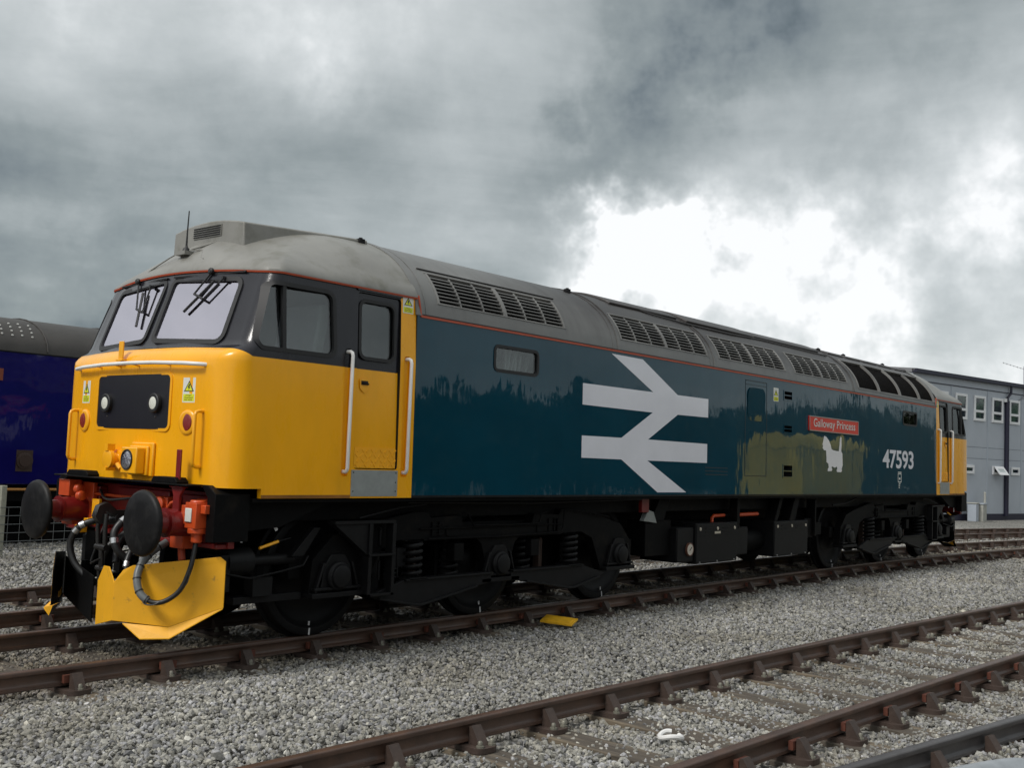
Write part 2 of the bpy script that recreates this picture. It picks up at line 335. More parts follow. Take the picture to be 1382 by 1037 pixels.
def cab_paint():
    m=mat('cab_paint',YEL,.30,var=.06,vscale=2.,coat=.45,coatr=.10,bump=.0006,bscale=60,wave=.0045,col2=(.55,.27,.012),c2scale=1.6,c2lo=.56,c2hi=.80,c2amt=.40,stretch=(1.6,1.6,.6),rvar=.06)
    N,L=nodes_of(m); b=N['Principled BSDF']; src=b.inputs['Base Color'].links[0].from_socket
    tc=N.new('ShaderNodeTexCoord'); sp=N.new('ShaderNodeSeparateXYZ'); L.new(tc.outputs['Object'],sp.inputs[0])
    def ma(op,a,b_):
        q=N.new('ShaderNodeMath'); q.operation=op
        for i,v in enumerate((a,b_)):
            if isinstance(v,(int,float)): q.inputs[i].default_value=v
            else: L.new(v,q.inputs[i])
        return q.outputs[0]
    X0=-19.355/2
    # edge of the black: 2.49 on the nose, 2.415 along the sides
    t=N.new('ShaderNodeMapRange'); t.inputs[1].default_value=X0+.50; t.inputs[2].default_value=X0+.66; t.inputs[3].default_value=2.495; t.inputs[4].default_value=2.415; L.new(sp.outputs[0],t.inputs[0])
    k=ma('MULTIPLY',ma('GREATER_THAN',sp.outputs[2],t.outputs[0]),ma('LESS_THAN',sp.outputs[0],X0+2.30))
    mx=N.new('ShaderNodeMix'); mx.data_type='RGBA'; L.new(k,mx.inputs[0]); L.new(src,mx.inputs[6]); mx.inputs[7].default_value=(.013,.013,.018,1); L.new(mx.outputs[2],b.inputs['Base Color'])
    return m
cabm=cab_paint(); cabm.node_tree.nodes['Principled BSDF'].inputs['Specular IOR Level'].default_value=.25
# ------------------------------------------------------------ track geometry
LL=19.355
def y1(x): return -.0065*max(0,x-13)**2
def y2(x): return -4.51-.03*x-.0022*x*x
def y3(x): return (2.6+.09*x if x<8.9 else 3.4)-.0065*max(0,x-13)**2
def y4(x): return -5.957-.16*(x-1.47)-.75
G=.7525
# ------------------------------------------------------------ ground
def gravel_mat():
    m=bpy.data.materials.new('gravel_ground'); m.use_nodes=True; N,L=nodes_of(m); b=N['Principled BSDF']; b.inputs['Roughness'].default_value=.9
    tc=N.new('ShaderNodeTexCoord'); v=N.new('ShaderNodeTexVoronoi'); v.inputs['Scale'].default_value=26; L.new(tc.outputs['Object'],v.inputs[0])
    n=N.new('ShaderNodeTexNoise'); n.inputs['Scale'].default_value=.8; n.inputs['Detail'].default_value=9; n.inputs['Roughness'].default_value=.7; L.new(tc.outputs['Object'],n.inputs[0])
    cr_=N.new('ShaderNodeValToRGB'); e=cr_.color_ramp.elements; e[0].position=.2; e[0].color=(.09,.088,.08,1); e[1].position=.85; e[1].color=(.36,.345,.31,1); q=e.new(.5); q.color=(.20,.195,.175,1)
    sp=N.new('ShaderNodeSeparateColor'); L.new(v.outputs['Color'],sp.inputs[0]); L.new(sp.outputs[0],cr_.inputs[0])
    mr=N.new('ShaderNodeMapRange'); mr.inputs[1].default_value=.3; mr.inputs[2].default_value=.75; mr.inputs[3].default_value=.65; mr.inputs[4].default_value=1.25; L.new(n.outputs[0],mr.inputs[0])
    sc=N.new('ShaderNodeVectorMath'); sc.operation='SCALE'; L.new(cr_.outputs[0],sc.inputs[0]); L.new(mr.outputs[0],sc.inputs['Scale']); L.new(sc.outputs[0],b.inputs['Base Color'])
    bp=N.new('ShaderNodeBump'); bp.inputs['Distance'].default_value=.03; bp.invert=True; L.new(v.outputs['Distance'],bp.inputs['Height']); L.new(bp.outputs[0],b.inputs['Normal']); return m
gravel=gravel_mat()
def ground():
    xs=sorted(set([-600,-200,-80,-30]+[x*1.0 for x in range(-12,61)]+[80,140,300,900])); ys=sorted(set([-600,-200,-80,-30]+[y*.5 for y in range(-24,41)]+[30,60,140,300,900]))
    vs=[]; 
    for y in ys:
        for x in xs:
            z=-.225
            if x>26: z-=min(.27,(x-26)*.013)
            if y>5: z+=.0
            vs.append((x,y,z+random.uniform(-.008,.008)))
    w=len(xs); fs=[(j*w+i,j*w+i+1,(j+1)*w+i+1,(j+1)*w+i) for j in range(len(ys)-1) for i in range(w-1)]
    o=MB().add(vs,fs).build('ground',gravel,smooth=80,fix=False); tag(o,'grey stone ballast ground under and between the railway tracks','ground',kind='structure')
ground()
# ------------------------------------------------------------ tracks
railm=mat('rusty_rail',(.070,.040,.028),.42,var=.25,vscale=6,bump=.001,bscale=40,col2=(.12,.06,.035),c2scale=5,c2lo=.5,c2hi=.7,c2amt=.5,spec=.55)
railsh=mat('worn_rail',(.065,.060,.060),.42,metal=.1,var=.2,vscale=6,bump=.001,bscale=40)
chairm=mat('rusty_iron_chair',(.055,.036,.028),.62,var=.3,vscale=12,bump=.003,bscale=30)
boltm=mat('weathered_bolt',(.22,.21,.17),.5,metal=.3,var=.3,vscale=20)
sleeperm=mat('old_timber_sleeper',(.085,.070,.054),.85,var=.35,vscale=4,bump=.008,bscale=9,stretch=(9,.7,3),col2=(.19,.15,.10),c2scale=.9,c2lo=.45,c2hi=.7,c2amt=.8)
PROF=[(-.010,-.050),(-.014,-.038),(-.033,-.032),(-.035,-.008),(-.030,-.001),(-.018,0),(.018,0),(.030,-.001),(.035,-.008),(.033,-.032),(.014,-.038),(.010,-.050),(.010,-.100),(.016,-.112),(.032,-.120),(.034,-.138),(.025,-.145),(-.025,-.145),(-.034,-.138),(-.032,-.120),(-.016,-.112),(-.010,-.100)]
def chair_mb():
    c=MB()
    # oval base plate, inner jaw, outer jaw, bolts ; local: rail along x, +y = outer side
    pts=rpoly([(-.10,-.19),(.10,-.19),(.10,.20),(-.10,.20)],.07,5)
    c.prism(pts,'z',-.19,-.155)
    for sgn,yy in ((-1,-.036),(1,.078)):
        y0=yy; 
        prof=[(y0,-.155),(y0,-.045),(y0+sgn*.022,-.040),(y0+sgn*.055,-.085),(y0+sgn*.10,-.155)]
        c.prism(prof,'x',-.042,.042)
    for bx,by in ((-.055,-.15),(.055,-.15),(.0,.165)):
        c.lathe((bx,by,-.155),(0,0,1),[(0,.026),(.012,.026),(.013,.016),(.035,.016),(.042,.010)],8,1)
    return c
CH=chair_mb(); KEY=MB().box(-.085,.055,.038,.072,-.115,-.058)
chair_me=CH.build('chair',[chairm,boltm],bev=0).data; bpy.data.objects.remove(bpy.data.objects['chair'])
key_me=KEY.build('key',woodkey).data; bpy.data.objects.remove(bpy.data.objects['key'])
SLEEP=[]
def track(yf,x0,x1,step,first,label,group_rail,rmat=railm,sleepers=True,far=28,sz=0.,rails=(1,-1),keys=True):
    t=empty('railway_track',(x0,yf(x0),-.2)); tag(t,label,'railway track','railway tracks side by side in the yard')
    xs=list(np.arange(x0,x1+.01,.5))
    for s in rails:
        m=MB(); n=len(PROF)
        for x in xs:
            for (a,b) in PROF: m.v.append((x,yf(x)+s*G+a,b))
        for i in range(len(xs)-1):
            for k in range(n):
                m.f.append((i*n+k,i*n+(k+1)%n,(i+1)*n+(k+1)%n,(i+1)*n+k)); m.m.append(0)
        m.f+=[tuple(range(n-1,-1,-1)),tuple((len(xs)-1)*n+a for a in range(n))]; m.m+=[0,0]
        m.build('rail',rmat,t,smooth=50)
    x=first; farm=MB(); farc=MB()
    cnt=0
    while x<x1-.2:
        yc=yf(x); sl=math.atan((yf(x+.1)-yf(x-.1))/.2)
        jx=random.uniform(-.02,.02); ja=random.uniform(-.012,.012)
        ca,sa=math.cos(sl+ja),math.sin(sl+ja)
        d=math.hypot(x-CP.x,yc-CP.y)
        W=.128; Hh=1.30
        c=Vector((x,yc,-.262+sz+random.uniform(-.004,.004)))
        SLEEP.append((x,yc,ca,sa))
        if d<far:
            if sleepers:
                m=MB().obox(c,(W*ca,W*sa,0),(-Hh*sa,Hh*ca,0),(0,0,.07)); m.build('sleeper',sleeperm,t,origin=c,bev=.008)
            for s in rails:
                o=bpy.data.objects.new('chair',chair_me); scn.collection.objects.link(o); o.parent=t
                wp=Vector((x-s*G*sa,yf(x-s*G*sa)+s*G*1,0)); o.location=wp-WO[t.name]; o.rotation_euler=(0,0,sl+(0 if s>0 else math.pi)); WO[o.name]=wp
                if keys:
                    k=bpy.data.objects.new('key',key_me); scn.collection.objects.link(k); k.parent=o; k.location=(random.uniform(-.03,.03),0,0)
            cnt+=1
        else:
            farm.obox(c,(W*ca,W*sa,0),(-Hh*sa,Hh*ca,0),(0,0,.07))
            for s in rails: farc.obox((x,yc+s*G,-.10),(.05,0,0),(0,.11,0),(0,0,.06))
        x+=step
    if farm.v: 
        if sleepers: o=farm.build('sleeper',sleeperm,t); o['kind']='stuff'
        o=farc.build('chair',chairm,t); o['kind']='stuff'
    return t
track(y1,-9,62,.757,-8.73,'rusty railway track the locomotive stands on','near',far=30)
track(y2,-4,26,.715,-3.60,'brown rusty track nearest the camera, crossing the bottom of the photo','near')
track(y3,-9,62,.76,-8.5,'dark railway track just beyond the locomotive, seen past its snowplough','far',far=20)
track(y4,.9,14,.72,1.6,'worn grey rail at the bottom right corner, running beside the rusty foreground track','near',rmat=railsh,sz=-.008,rails=(1,-1))
# ------------------------------------------------------------ ballast stones
def ballast():
    phi=(1+5**.5)/2
    ico=np.array([(-1,phi,0),(1,phi,0),(-1,-phi,0),(1,-phi,0),(0,-1,phi),(0,1,phi),(0,-1,-phi),(0,1,-phi),(phi,0,-1),(phi,0,1),(-phi,0,-1),(-phi,0,1)],float); ico/=np.linalg.norm(ico[0])
    icf=np.array([(0,11,5),(0,5,1),(0,1,7),(0,7,10),(0,10,11),(1,5,9),(5,11,4),(11,10,2),(10,7,6),(7,1,8),(3,9,4),(3,4,2),(3,2,6),(3,6,8),(3,8,9),(4,9,5),(2,4,11),(6,2,10),(8,6,7),(9,8,1)])
    K=2100000
    # sample positions in polar coordinates round the camera foot, density falling with distance
    r=np.sqrt(rng.uniform(3.2**2,40**2,K)); th=rng.uniform(rad(6),rad(76),K)
    x=CP.x+r*np.cos(th); y=CP.y+r*np.sin(th)
    dens=np.where(r<9,1500,np.where(r<13,1080,1500*(9/r)**1.35*.92)); 
    area=(40**2-3.2**2)*rad(70)/2; base=K/area
    keep=rng.uniform(0,1,K)<dens/base*1.0
    x,y,r=x[keep],y[keep],r[keep]
    # inside the picture?
    def inview(x,y,z,mg=30):
        d=np.stack([x-CP.x,y-CP.y,np.full_like(x,z)-CP.z],1); w=d@np.array(cf); u=691+1443.17*(d@np.array(cr))/w; v=518.5-1443.17*(d@np.array(cu))/w
        return (w>0)&(u>-mg)&(u<1382+mg)&(v<1037+60)
    k=inview(x,y,-.2); x,y,r=x[k],y[k],r[k]
    k=(y<14)&(y>-8.5)&(x<36); x,y,r=x[k],y[k],r[k]
    # sparse under the locomotive
    ul=(x>1.5)&(x<19)&(y>-.6)&(y<7); k=~ul|(rng.uniform(0,1,len(x))<.35); x,y,r=x[k],y[k],r[k]
    z=np.full_like(x,-.212)
    # heaped a little between the tracks, low next to the rails
    Y1=np.array([y1(a) for a in x]); Y2=np.array([y2(a) for a in x]); Y3=np.array([y3(a) for a in x]); Y4=np.array([y4(a) for a in x])
    mid=np.minimum(np.abs(y-Y1),np.abs(y-Y2)); mid=np.minimum(mid,np.abs(y-Y3))
    z+=np.clip((mid-1.0)*.09,0,.05)
    z+=.012*np.sin(x*2.1+1)*np.sin(y*2.7)+rng.uniform(-.012,.012,len(x))
    rej=np.zeros(len(x),bool)
    for Yc in (Y1,Y2,Y3):
        for s in (1,-1): rej|=np.abs(y-(Yc+s*G))<.045
    rej|=(np.abs(y-(Y4+G))<.045)&(x>.9)
    # exposed sleepers
    sl=np.array([(a,b,c_,s_) for a,b,c_,s_ in SLEEP])
    onS=np.zeros(len(x),bool)
    for a,b,c_,s_ in SLEEP:
        near=np.abs(x-a)<.35; 
        if not near.any(): continue
        dx=(x-a)*c_+(y-b)*s_; dy=-(x-a)*s_+(y-b)*c_
        onS|=near&(np.abs(dx)<.115)&(np.abs(dy)<1.27)
    inner=(np.minimum(np.abs(y-Y1),np.minimum(np.abs(y-Y2),np.abs(y-Y3)))<.70)
    # ballast spills over the sleeper ends, a few stones lie on top elsewhere
    dmin=np.minimum(np.abs(y-Y1),np.minimum(np.abs(y-Y2),np.abs(y-Y3)))
    pk=np.where(dmin<.70,.16+.22*(np.sin(x*3.1)*np.sin(y*2.3)>.2),np.where(dmin<1.02,.12,.65))
    rej|=onS&(rng.uniform(0,1,len(x))>pk)
    rej|=inner&(~onS)&(rng.uniform(0,1,len(x))<.12)
    z=np.where(onS,np.maximum(z,-.192),z)
    k=~rej; x,y,r,z,onS=x[k],y[k],r[k],z[k],onS[k]
    n=len(x)
    size=rng.uniform(.010,.0235,n)*np.where(rng.uniform(0,1,n)<.07,1.45,1)*np.where(onS,.85,1)*np.clip(r/12,1,1.5)
    V=np.empty((n,12,3)); 
    for i0 in range(0,n,50000):
        i1=min(n,i0+50000); kk=i1-i0
        base_=ico[None]*rng.uniform(.72,1.18,(kk,12,1))
        base_=base_*np.stack([rng.uniform(.85,1.45,kk),rng.uniform(.7,1.1,kk),rng.uniform(.5,.9,kk)],1)[:,None,:]
        q=rng.normal(size=(kk,4)); q/=np.linalg.norm(q,axis=1,keepdims=True); a,b,c_,d=q.T
        Rm=np.stack([1-2*(c_*c_+d*d),2*(b*c_-a*d),2*(b*d+a*c_),2*(b*c_+a*d),1-2*(b*b+d*d),2*(c_*d-a*b),2*(b*d-a*c_),2*(c_*d+a*b),1-2*(b*b+c_*c_)],1).reshape(kk,3,3)
        V[i0:i1]=np.einsum('nij,nkj->nki',Rm,base_)*size[i0:i1,None,None]
    V+=np.stack([x,y,z],1)[:,None,:]
    F=(icf[None]+12*np.arange(n)[:,None,None]).reshape(-1,3)
    me=bpy.data.meshes.new('ballast_stones'); me.vertices.add(n*12); me.vertices.foreach_set('co',V.reshape(-1).astype(np.float32))
    me.loops.add(len(F)*3); me.loops.foreach_set('vertex_index',F.reshape(-1).astype(np.int32))
    me.polygons.add(len(F)); me.polygons.foreach_set('loop_start',np.arange(0,len(F)*3,3,dtype=np.int32)); 
    me.update(calc_edges=True); me.shade_flat()
    # each stone its own grey, tan or white
    t=rng.uniform(0,1,n); g=rng.uniform(.18,.37,n)*np.where(rng.uniform(0,1,n)<.07,1.5,1)*np.where(rng.uniform(0,1,n)<.18,.55,1)
    # oily and dusty patches on the ground itself
    patch=.5+.5*np.sin(x*.9+2*np.sin(y*.7))*np.sin(y*1.3+1.1); g*=.80+.3*patch
    track_brown=np.clip(1.25-np.abs(y-np.array([y1(a) for a in x]))/1.0,0,1); g*=1-.45*track_brown
    tint=np.stack([g*(1.01+.06*t),g*(1.0+.02*t),g*(.94-.07*t)+g*.07*(t<.3)],1)
    tint[:,0]*=1+.12*track_brown; tint[:,2]*=1-.15*track_brown
    dirt=np.clip(np.sin(x*1.7+1.3*np.sin(y*2.1+.5))*np.sin(y*1.9+x*.3+2.)-.35,0,1)*.8
    tint*=(1-dirt[:,None]*np.array([.25,.30,.40]))
    col=np.ones((n,12,4),np.float32); col[:,:,:3]=tint[:,None,:]
    at=me.color_attributes.new('stone_colour','FLOAT_COLOR','POINT'); at.data.foreach_set('color',col.reshape(-1))
    m=bpy.data.materials.new('ballast_stone'); m.use_nodes=True; N,L=nodes_of(m); b=N['Principled BSDF']; b.inputs['Roughness'].default_value=.75
    an=N.new('ShaderNodeAttribute'); an.attribute_name='stone_colour'; nz=N.new('ShaderNodeTexNoise'); nz.inputs['Scale'].default_value=70; nz.inputs['Detail'].default_value=3
    tc=N.new('ShaderNodeTexCoord'); L.new(tc.outputs['Object'],nz.inputs[0])
    mr=N.new('ShaderNodeMapRange'); mr.inputs[1].default_value=.3; mr.inputs[2].default_value=.7; mr.inputs[3].default_value=.75; mr.inputs[4].default_value=1.2; L.new(nz.outputs[0],mr.inputs[0])
    sc=N.new('ShaderNodeVectorMath'); sc.operation='SCALE'; L.new(an.outputs['Color'],sc.inputs[0]); L.new(mr.outputs[0],sc.inputs['Scale']); L.new(sc.outputs[0],b.inputs['Base Color'])
    me.materials.append(m)
    o=bpy.data.objects.new('ballast_stones',me); scn.collection.objects.link(o); tag(o,'loose grey ballast stones covering the ground around the tracks','ballast',kind='stuff')
    print('stones',n)
ballast()
def dense(loop,step=.06):
    out=[]
    for i in range(len(loop)):
        a=Vector(loop[i]); b=Vector(loop[(i+1)%len(loop)]); k=max(1,int((b-a).length/step))
        out+=[tuple(a+(b-a)*j/k) for j in range(k)]
    return out
# ============================================================ LOCOMOTIVE
OX=LL/2
loco=empty('locomotive',(OX,0,0)); tag(loco,'teal diesel locomotive with yellow cabs, big white double arrow and 47593 on its side','locomotive')
def hw(z): return 1.34-.0216*(z-1.27)/1.23 if z<=2.5 else 1.3184-.0334*(z-2.5)/.66
def hwb(z): return 1.34-.030*(z-1.27)/1.71
RA,RB,RZ=1.31,.87,2.95
def rp(th,off=0.): return (-(RA+off)*math.cos(th),RZ+(RB+off)*math.sin(th))
ZR=3.16
# ---------------- cab shell
LEV=[(1.27,.385,.22,.26),(1.36,.385,.22,.26),(1.6,.385,.22,.26),(1.85,.385,.22,.26),(2.1,.383,.22,.26),(2.30,.383,.22,.26),(2.37,.385,.21,.25),(2.41,.393,.20,.24),(2.445,.412,.18,.22),(2.475,.443,.15,.19),(2.50,.483,.12,.16),(2.515,.498,.11,.15),(2.56,.512,.10,.19),(2.7,.561,.10,.19),(2.85,.613,.10,.19),(3.0,.665,.10,.19),(3.10,.700,.10,.19),(3.16,.721,.10,.19)]
def outline(z,xf,rx,ry,inset=0.,full=True):
    H=hw(z)-inset; xf=xf+inset; pts=[]; KC=.058+.042*min(1,max(0,(z-2.41)/.15))
    yc=H-ry; xa=xf+KC*yc*yc; xs=xa+rx
    for x in (2.5,2.2,1.9,1.6,1.35,1.1): pts.append((x,-H))
    pts.append((max(xs+.03,.95 if xs<.9 else xs+.03),-H))
    for i in range(9):
        t=math.pi/2*i/8; pts.append((xs-rx*math.sin(t),-yc-ry*math.cos(t)))
    for i in range(1,11):
        y=-yc+2*yc*i/20; pts.append((xf+KC*y*y,y))
    m=[(x,-y) for x,y in reversed(pts[:-1])]
    return pts+m
def zrise(x,y): return .055*max(0,1-(y/1.25)**2)*max(0,min(1,(1.1-x)/.3)) 
cab=MB()
outer=[];inner=[]
for z,xf,rx,ry in LEV:
    outer.append([(x,y,z+(zrise(x,y) if z>=3.1 else 0)*(1 if z>3.12 else .5)) for x,y in outline(z,xf,rx,ry)])
    inner.append([(x,y,z+(zrise(x,y) if z>=3.1 else 0)*(1 if z>3.12 else .5)) for x,y in outline(z,xf,rx,ry,.05)])
n=len(outer[0]); R=len(LEV)
vs=[p for r in outer for p in r]+[p for r in inner for p in r]; off=n*R
fs=[]
for j in range(R-1):
    for i in range(n-1):
        fs.append((j*n+i,j*n+i+1,(j+1)*n+i+1,(j+1)*n+i)); fs.append((off+j*n+i,off+(j+1)*n+i,off+(j+1)*n+i+1,off+j*n+i+1))
for i in range(n-1):
    fs.append((i,off+i,off+i+1,i+1)); a=(R-1)*n; fs.append((a+i,a+i+1,off+a+i+1,off+a+i))
for j in range(R-1):
    for i in (0,n-1): fs.append((j*n+i,(j+1)*n+i,off+(j+1)*n+i,off+j*n+i) if i==0 else (j*n+i,off+j*n+i,off+(j+1)*n+i,(j+1)*n+i))
cab.add(vs,fs)
cabo=cab.build('cab',[cabm,rubber],loco,smooth=35)
tag(cabo,'yellow nearer cab with black window surround')
WSR=rpoly([(-.075,2.580),(-.965,2.545),(-.950,3.085),(-.062,3.128)],[.05,.07,.07,.05])
WSL=[(-y,z) for y,z in reversed(WSR)]
SWN=rpoly([(.680,2.50),(1.515,2.50),(1.485,3.045),(.835,3.045)],[.07,.07,.08,.05])
DOOR=rrect(1.775,2.305,1.525,3.105,.03,3)
DWN=rrect(1.815,2.235,2.52,3.03,.07)
cuts=[MB().prism(WSR,'x',.2,1.12),MB().prism(WSL,'x',.2,1.12)]
for s in (-1,1):
    cuts.append(MB().prism(SWN,'y',s*1.15,s*1.6)); cuts.append(MB().prism(DOOR,'y',s*1.15,s*1.6))
cut(cabo,cuts,1)
grooves=[]
for s in (-1,1):
    for a,b in ((1.632,1.712),(2.352,2.432)):
        grooves.append(MB().prism(rrect(a,b,1.46,2.58,.02,2),'y',s*1.298,s*1.6))
grooves.append(MB().box(.1,.80,-1.5,1.5,1.0,1.348))
cut(cabo,grooves,0)
FW=lambda off: (lambda y,z,a: (.5+.10*y*y+.349*(z-2.53)-a,y,z))
FWm=FW(0)
def SF(s):
    zs=[l[0] for l in LEV]
    def F(x,z,a):
        H=hw(z); yc=H-.19; xf=float(np.interp(z,zs,[l[1] for l in LEV])); KC=.058+.042*min(1,max(0,(z-2.41)/.15)); rx=.10; xs=xf+KC*yc*yc+rx
        if z>2.44 and x<xs:
            t=min(.93,(xs-x)/rx); c=math.sqrt(1-t*t); return (x-a*t,s*(yc+.19*c+a*c),z)
        return (x,s*(H+a),z)
    return F
for W_ in (WSR,WSL):
    f=MB().ring(offset_loop(W_,.030),offset_loop(W_,-.012),FWm,-.01,.014).build('windscreen_frame',rubber,cabo)
    MB().slab(offset_loop(W_,.005),FWm,-.012,-.002).build('windscreen',glass_front,cabo)
for s in (-1,1):
    F=SF(s)
    MB().ring(offset_loop(dense(SWN,.05),.024),offset_loop(dense(SWN,.05),-.012),F,-.02,.008).build('window_frame',rubber,cabo)
    MB().slab(SWN,F,-.028,-.020).build('window',glass_side,cabo)
    MB().slab([(.955,2.49),(.990,2.49),(.975,3.05),(.940,3.05)],F,-.030,.004).build('window_bar',rubber,cabo)
    d=MB().slab(DOOR[:0]+rrect(1.783,2.297,1.533,3.097,.03,3),F,-.062,-.018).build('door',[cabm,rubber],cabo); cut(d,[MB().prism(DWN,'y',s*1.1,s*1.6)],1)
    g=MB().ring(offset_loop(DWN,.022),offset_loop(DWN,-.010),F,-.03,-.006).build('window_frame',rubber,cabo)
    MB().slab(DWN,F,-.045,-.038).build('door_window',glass_side,cabo)
    # tread plate with raised lozenges on the foot of the door
    tp=MB().slab([(1.79,1.535),(2.29,1.535),(2.29,1.72),(1.79,1.72)],F,-.018,-.013)
    for i in range(9):
        for j in range(4):
            cx,cz=1.82+i*.055+(j%2)*.02,1.555+j*.045; a=rad(45 if (i+j)%2 else -45)
            tp.slab([(cx+.02*math.cos(a)+.006*math.sin(a)*k,cz+.02*math.sin(a)-.006*math.cos(a)*k) for k in (1,-1)]+[(cx-.02*math.cos(a)+.006*math.sin(a)*k,cz-.02*math.sin(a)-.006*math.cos(a)*k) for k in (-1,1)],F,-.014,-.009)
    tp.build('tread_plate',yellow,cabo,smooth=0)
    st=MB().slab([(1.752,1.285),(2.310,1.285),(2.310,1.518),(1.752,1.518)],F,-.01,.006)
    for px,pz in ((1.775,1.495),(2.288,1.495),(1.775,1.33),(2.288,1.33),(2.288,1.41)): st.lathe((px,s*(hw(pz)+.005),pz),(0,s,0),[(0,.007),(.003,.006)],8,1)
    st.build('kick_plate',[alu,under],cabo,smooth=30)
    h=MB().slab(rpoly([(1.825,2.33),(1.945,2.33),(1.935,2.24),(1.885,2.20),(1.835,2.24)],.02,3),F,-.018,-.0155,1); h.slab([(1.845,2.275),(1.925,2.275),(1.925,2.312),(1.845,2.312)],F,-.016,-.0135,2); h.tube([F(1.85,2.29,.0),F(1.92,2.285,.0)],.008,8,0); h.build('door_handle',[under2,yellow,voidm],cabo)
    for hx in (1.672,2.392):
        yy=s*(hw(2.)+.048)
        hr=MB().tube([(hx,s*(hw(2.5)-.02),2.552),(hx,s*(hw(2.5)+.025),2.552),(hx,yy-s*.008,2.540),(hx,yy,2.515),(hx,yy,2.0),(hx,yy,1.535),(hx,yy-s*.008,1.512),(hx,s*(hw(1.5)+.02),1.500),(hx,s*(hw(1.5)-.02),1.500)],.0165,12)
        hr.build('handrail',white,cabo,smooth=60)
    MB().slab([(.80,1.272),(1.745,1.272),(1.745,1.298),(.80,1.298)],F,.0005,.004).build('bottom_strip',grubby,cabo,smooth=0)
    rv=MB()
    for i in range(26): rv.lathe((2.478,s*(hw(1.35+.066*i)-.001),1.35+.066*i),(0,s,0),[(0,.006),(.003,.004)],6)
    rv.build('rivet_row',cabm,cabo)
    ds=MB().slab([(1.76,3.118),(2.31,3.118),(2.31,3.132),(1.76,3.132)],F,0,.016).build('drip_strip',blackp,cabo)
# brim strip (orange lining under the roof edge)
top=outer[-1]; g=MB(); m_=len(top)
def outw(i):
    a=Vector(top[max(i-1,0)][:2]); b=Vector(top[min(i+1,m_-1)][:2]); t=(b-a).normalized(); return Vector((-t.y,t.x))*-1
sgn=1 if outw(0).dot(Vector((0,-1)))>0 else -1
for i in range(m_):
    o_=outw(i)*sgn; x,y,z=top[i]
    for dz,do in ((-.027,.001),(-.027,.018),(-.012,.024),(-.012,.001)): g.v.append((x+o_.x*do,y+o_.y*do,z+dz))
for i in range(m_-1):
    for k in range(4): g.f.append((i*4+k,i*4+(k+1)%4,(i+1)*4+(k+1)%4,(i+1)*4+k)); g.m.append(0)
g.build('orange_lining',stripe_m,cabo)
# cab roof dome
dm=MB(); TH0=math.asin((ZR-RZ)/RB); XB=2.2; rows=[]
NT=14
for k in range(NT+1):
    th=TH0+(math.pi/2-TH0)*(k/NT); s_=math.cos(th)/math.cos(TH0); row=[]
    for i,(x,y,z) in enumerate(top):
        o_=outw(i)*sgn*(.022*max(0,1-k*.6))
        X=x+o_.x; Y=(y+o_.y)
        HY=1.285
        if X<XB:
            # rounded-rectangle plan at the eaves melting into an ellipse towards the crown
            A=XB-.735; a_=(XB-X)/A; b_=abs(Y)/HY; w=min(1,(k/NT)*2.2); w=w*w*(3-2*w); nrm=max(1.,math.hypot(a_,b_)); nrm=1+(nrm-1)*w*.9
            X=XB-(XB-X)/nrm*(s_**1.0); Y=Y/nrm
        rise=(z-ZR)*(s_**3)
        row.append((X,Y*s_*(1.27/1.285 if k>1 else 1),RZ+RB*math.sin(th)+rise+.004))
    rows.append(row)
vs=[p for r in rows for p in r]; fs=[(j*m_+i,j*m_+i+1,(j+1)*m_+i+1,(j+1)*m_+i) for j in range(NT) for i in range(m_-1)]
# turned-down eaves lip
base=len(vs); vs+=[(x,y,z-.02) for x,y,z in rows[0]]; fs+=[(i,base+i,base+i+1,i+1) for i in range(m_-1)]
vs2=len(vs); vs+=[(2.5,0,RZ+RB+.004)]
dm.add(vs,fs).build('cab_roof',domem,cabo,smooth=50)
# horn and vent housing on the cab roof
hb=MB(); hx=[1.05,1.3,1.6,1.95,2.4]; NB=10; idx=[]
for x in hx:
    t=(x-1.05)/1.35; hw_=.545+.12*t; r=[]
    for i in range(NB+1):
        y=-hw_+2*hw_*i/NB; zt=3.738+.089*t-.20*y*y; r.append((x,y,zt))
    r=[(x,-hw_-.015,3.35)]+r+[(x,hw_+.015,3.35)]; idx.append(r)
w_=len(idx[0]); vs=[p for r in idx for p in r]; fs=[(j*w_+i,j*w_+i+1,(j+1)*w_+i+1,(j+1)*w_+i) for j in range(len(hx)-1) for i in range(w_-1)]+[tuple(range(w_-1,-1,-1))]
hb.add(vs,fs)
hb.build('horn_housing',domem,cabo,smooth=40,bev=.012)
lv=MB()
for k in range(5):
    z=3.598+k*.020
    lv.box(1.036,1.049,-.205,.215,z,z+.009)
lv.box(1.042,1.0485,-.215,.225,3.588,3.695,1)
lv.build('horn_louvre',[voidm,domem],cabo,smooth=0)
lug=MB().lathe((1.62,-.05,3.75),(0,0,1),[(0,.05),(.045,.05),(.05,.03)],12); lug.build('roof_lug',under2,cabo)
# aerial with its ground-plane mount and cable
an=MB().lathe((.845,.02,3.43),(0,0,1),[(0,.035),(.02,.03),(.035,.014),(.05,.010)],12); an.tube([(.845,.02,3.47),(.846,.02,3.6),(.852,.02,3.80)],[.010,.007,.0055],8)
an.build('aerial',rubber,cabo)
am=MB(); am.box(.78,.90,-.06,.10,3.385,3.420); am.tube([(.84,-.04,3.43),(.90,-.16,3.43),(.82,-.26,3.345),(.80,-.33,3.32)],.006,6); am.tube([(.82,.08,3.42),(.79,.2,3.37),(.77,.45,3.28),(.77,.6,3.22)],.006,6); am.tube([(.86,-.03,3.44),(.98,-.12,3.50),(1.08,-.14,3.55)],.010,6)
am.build('aerial_mount',domem,cabo)
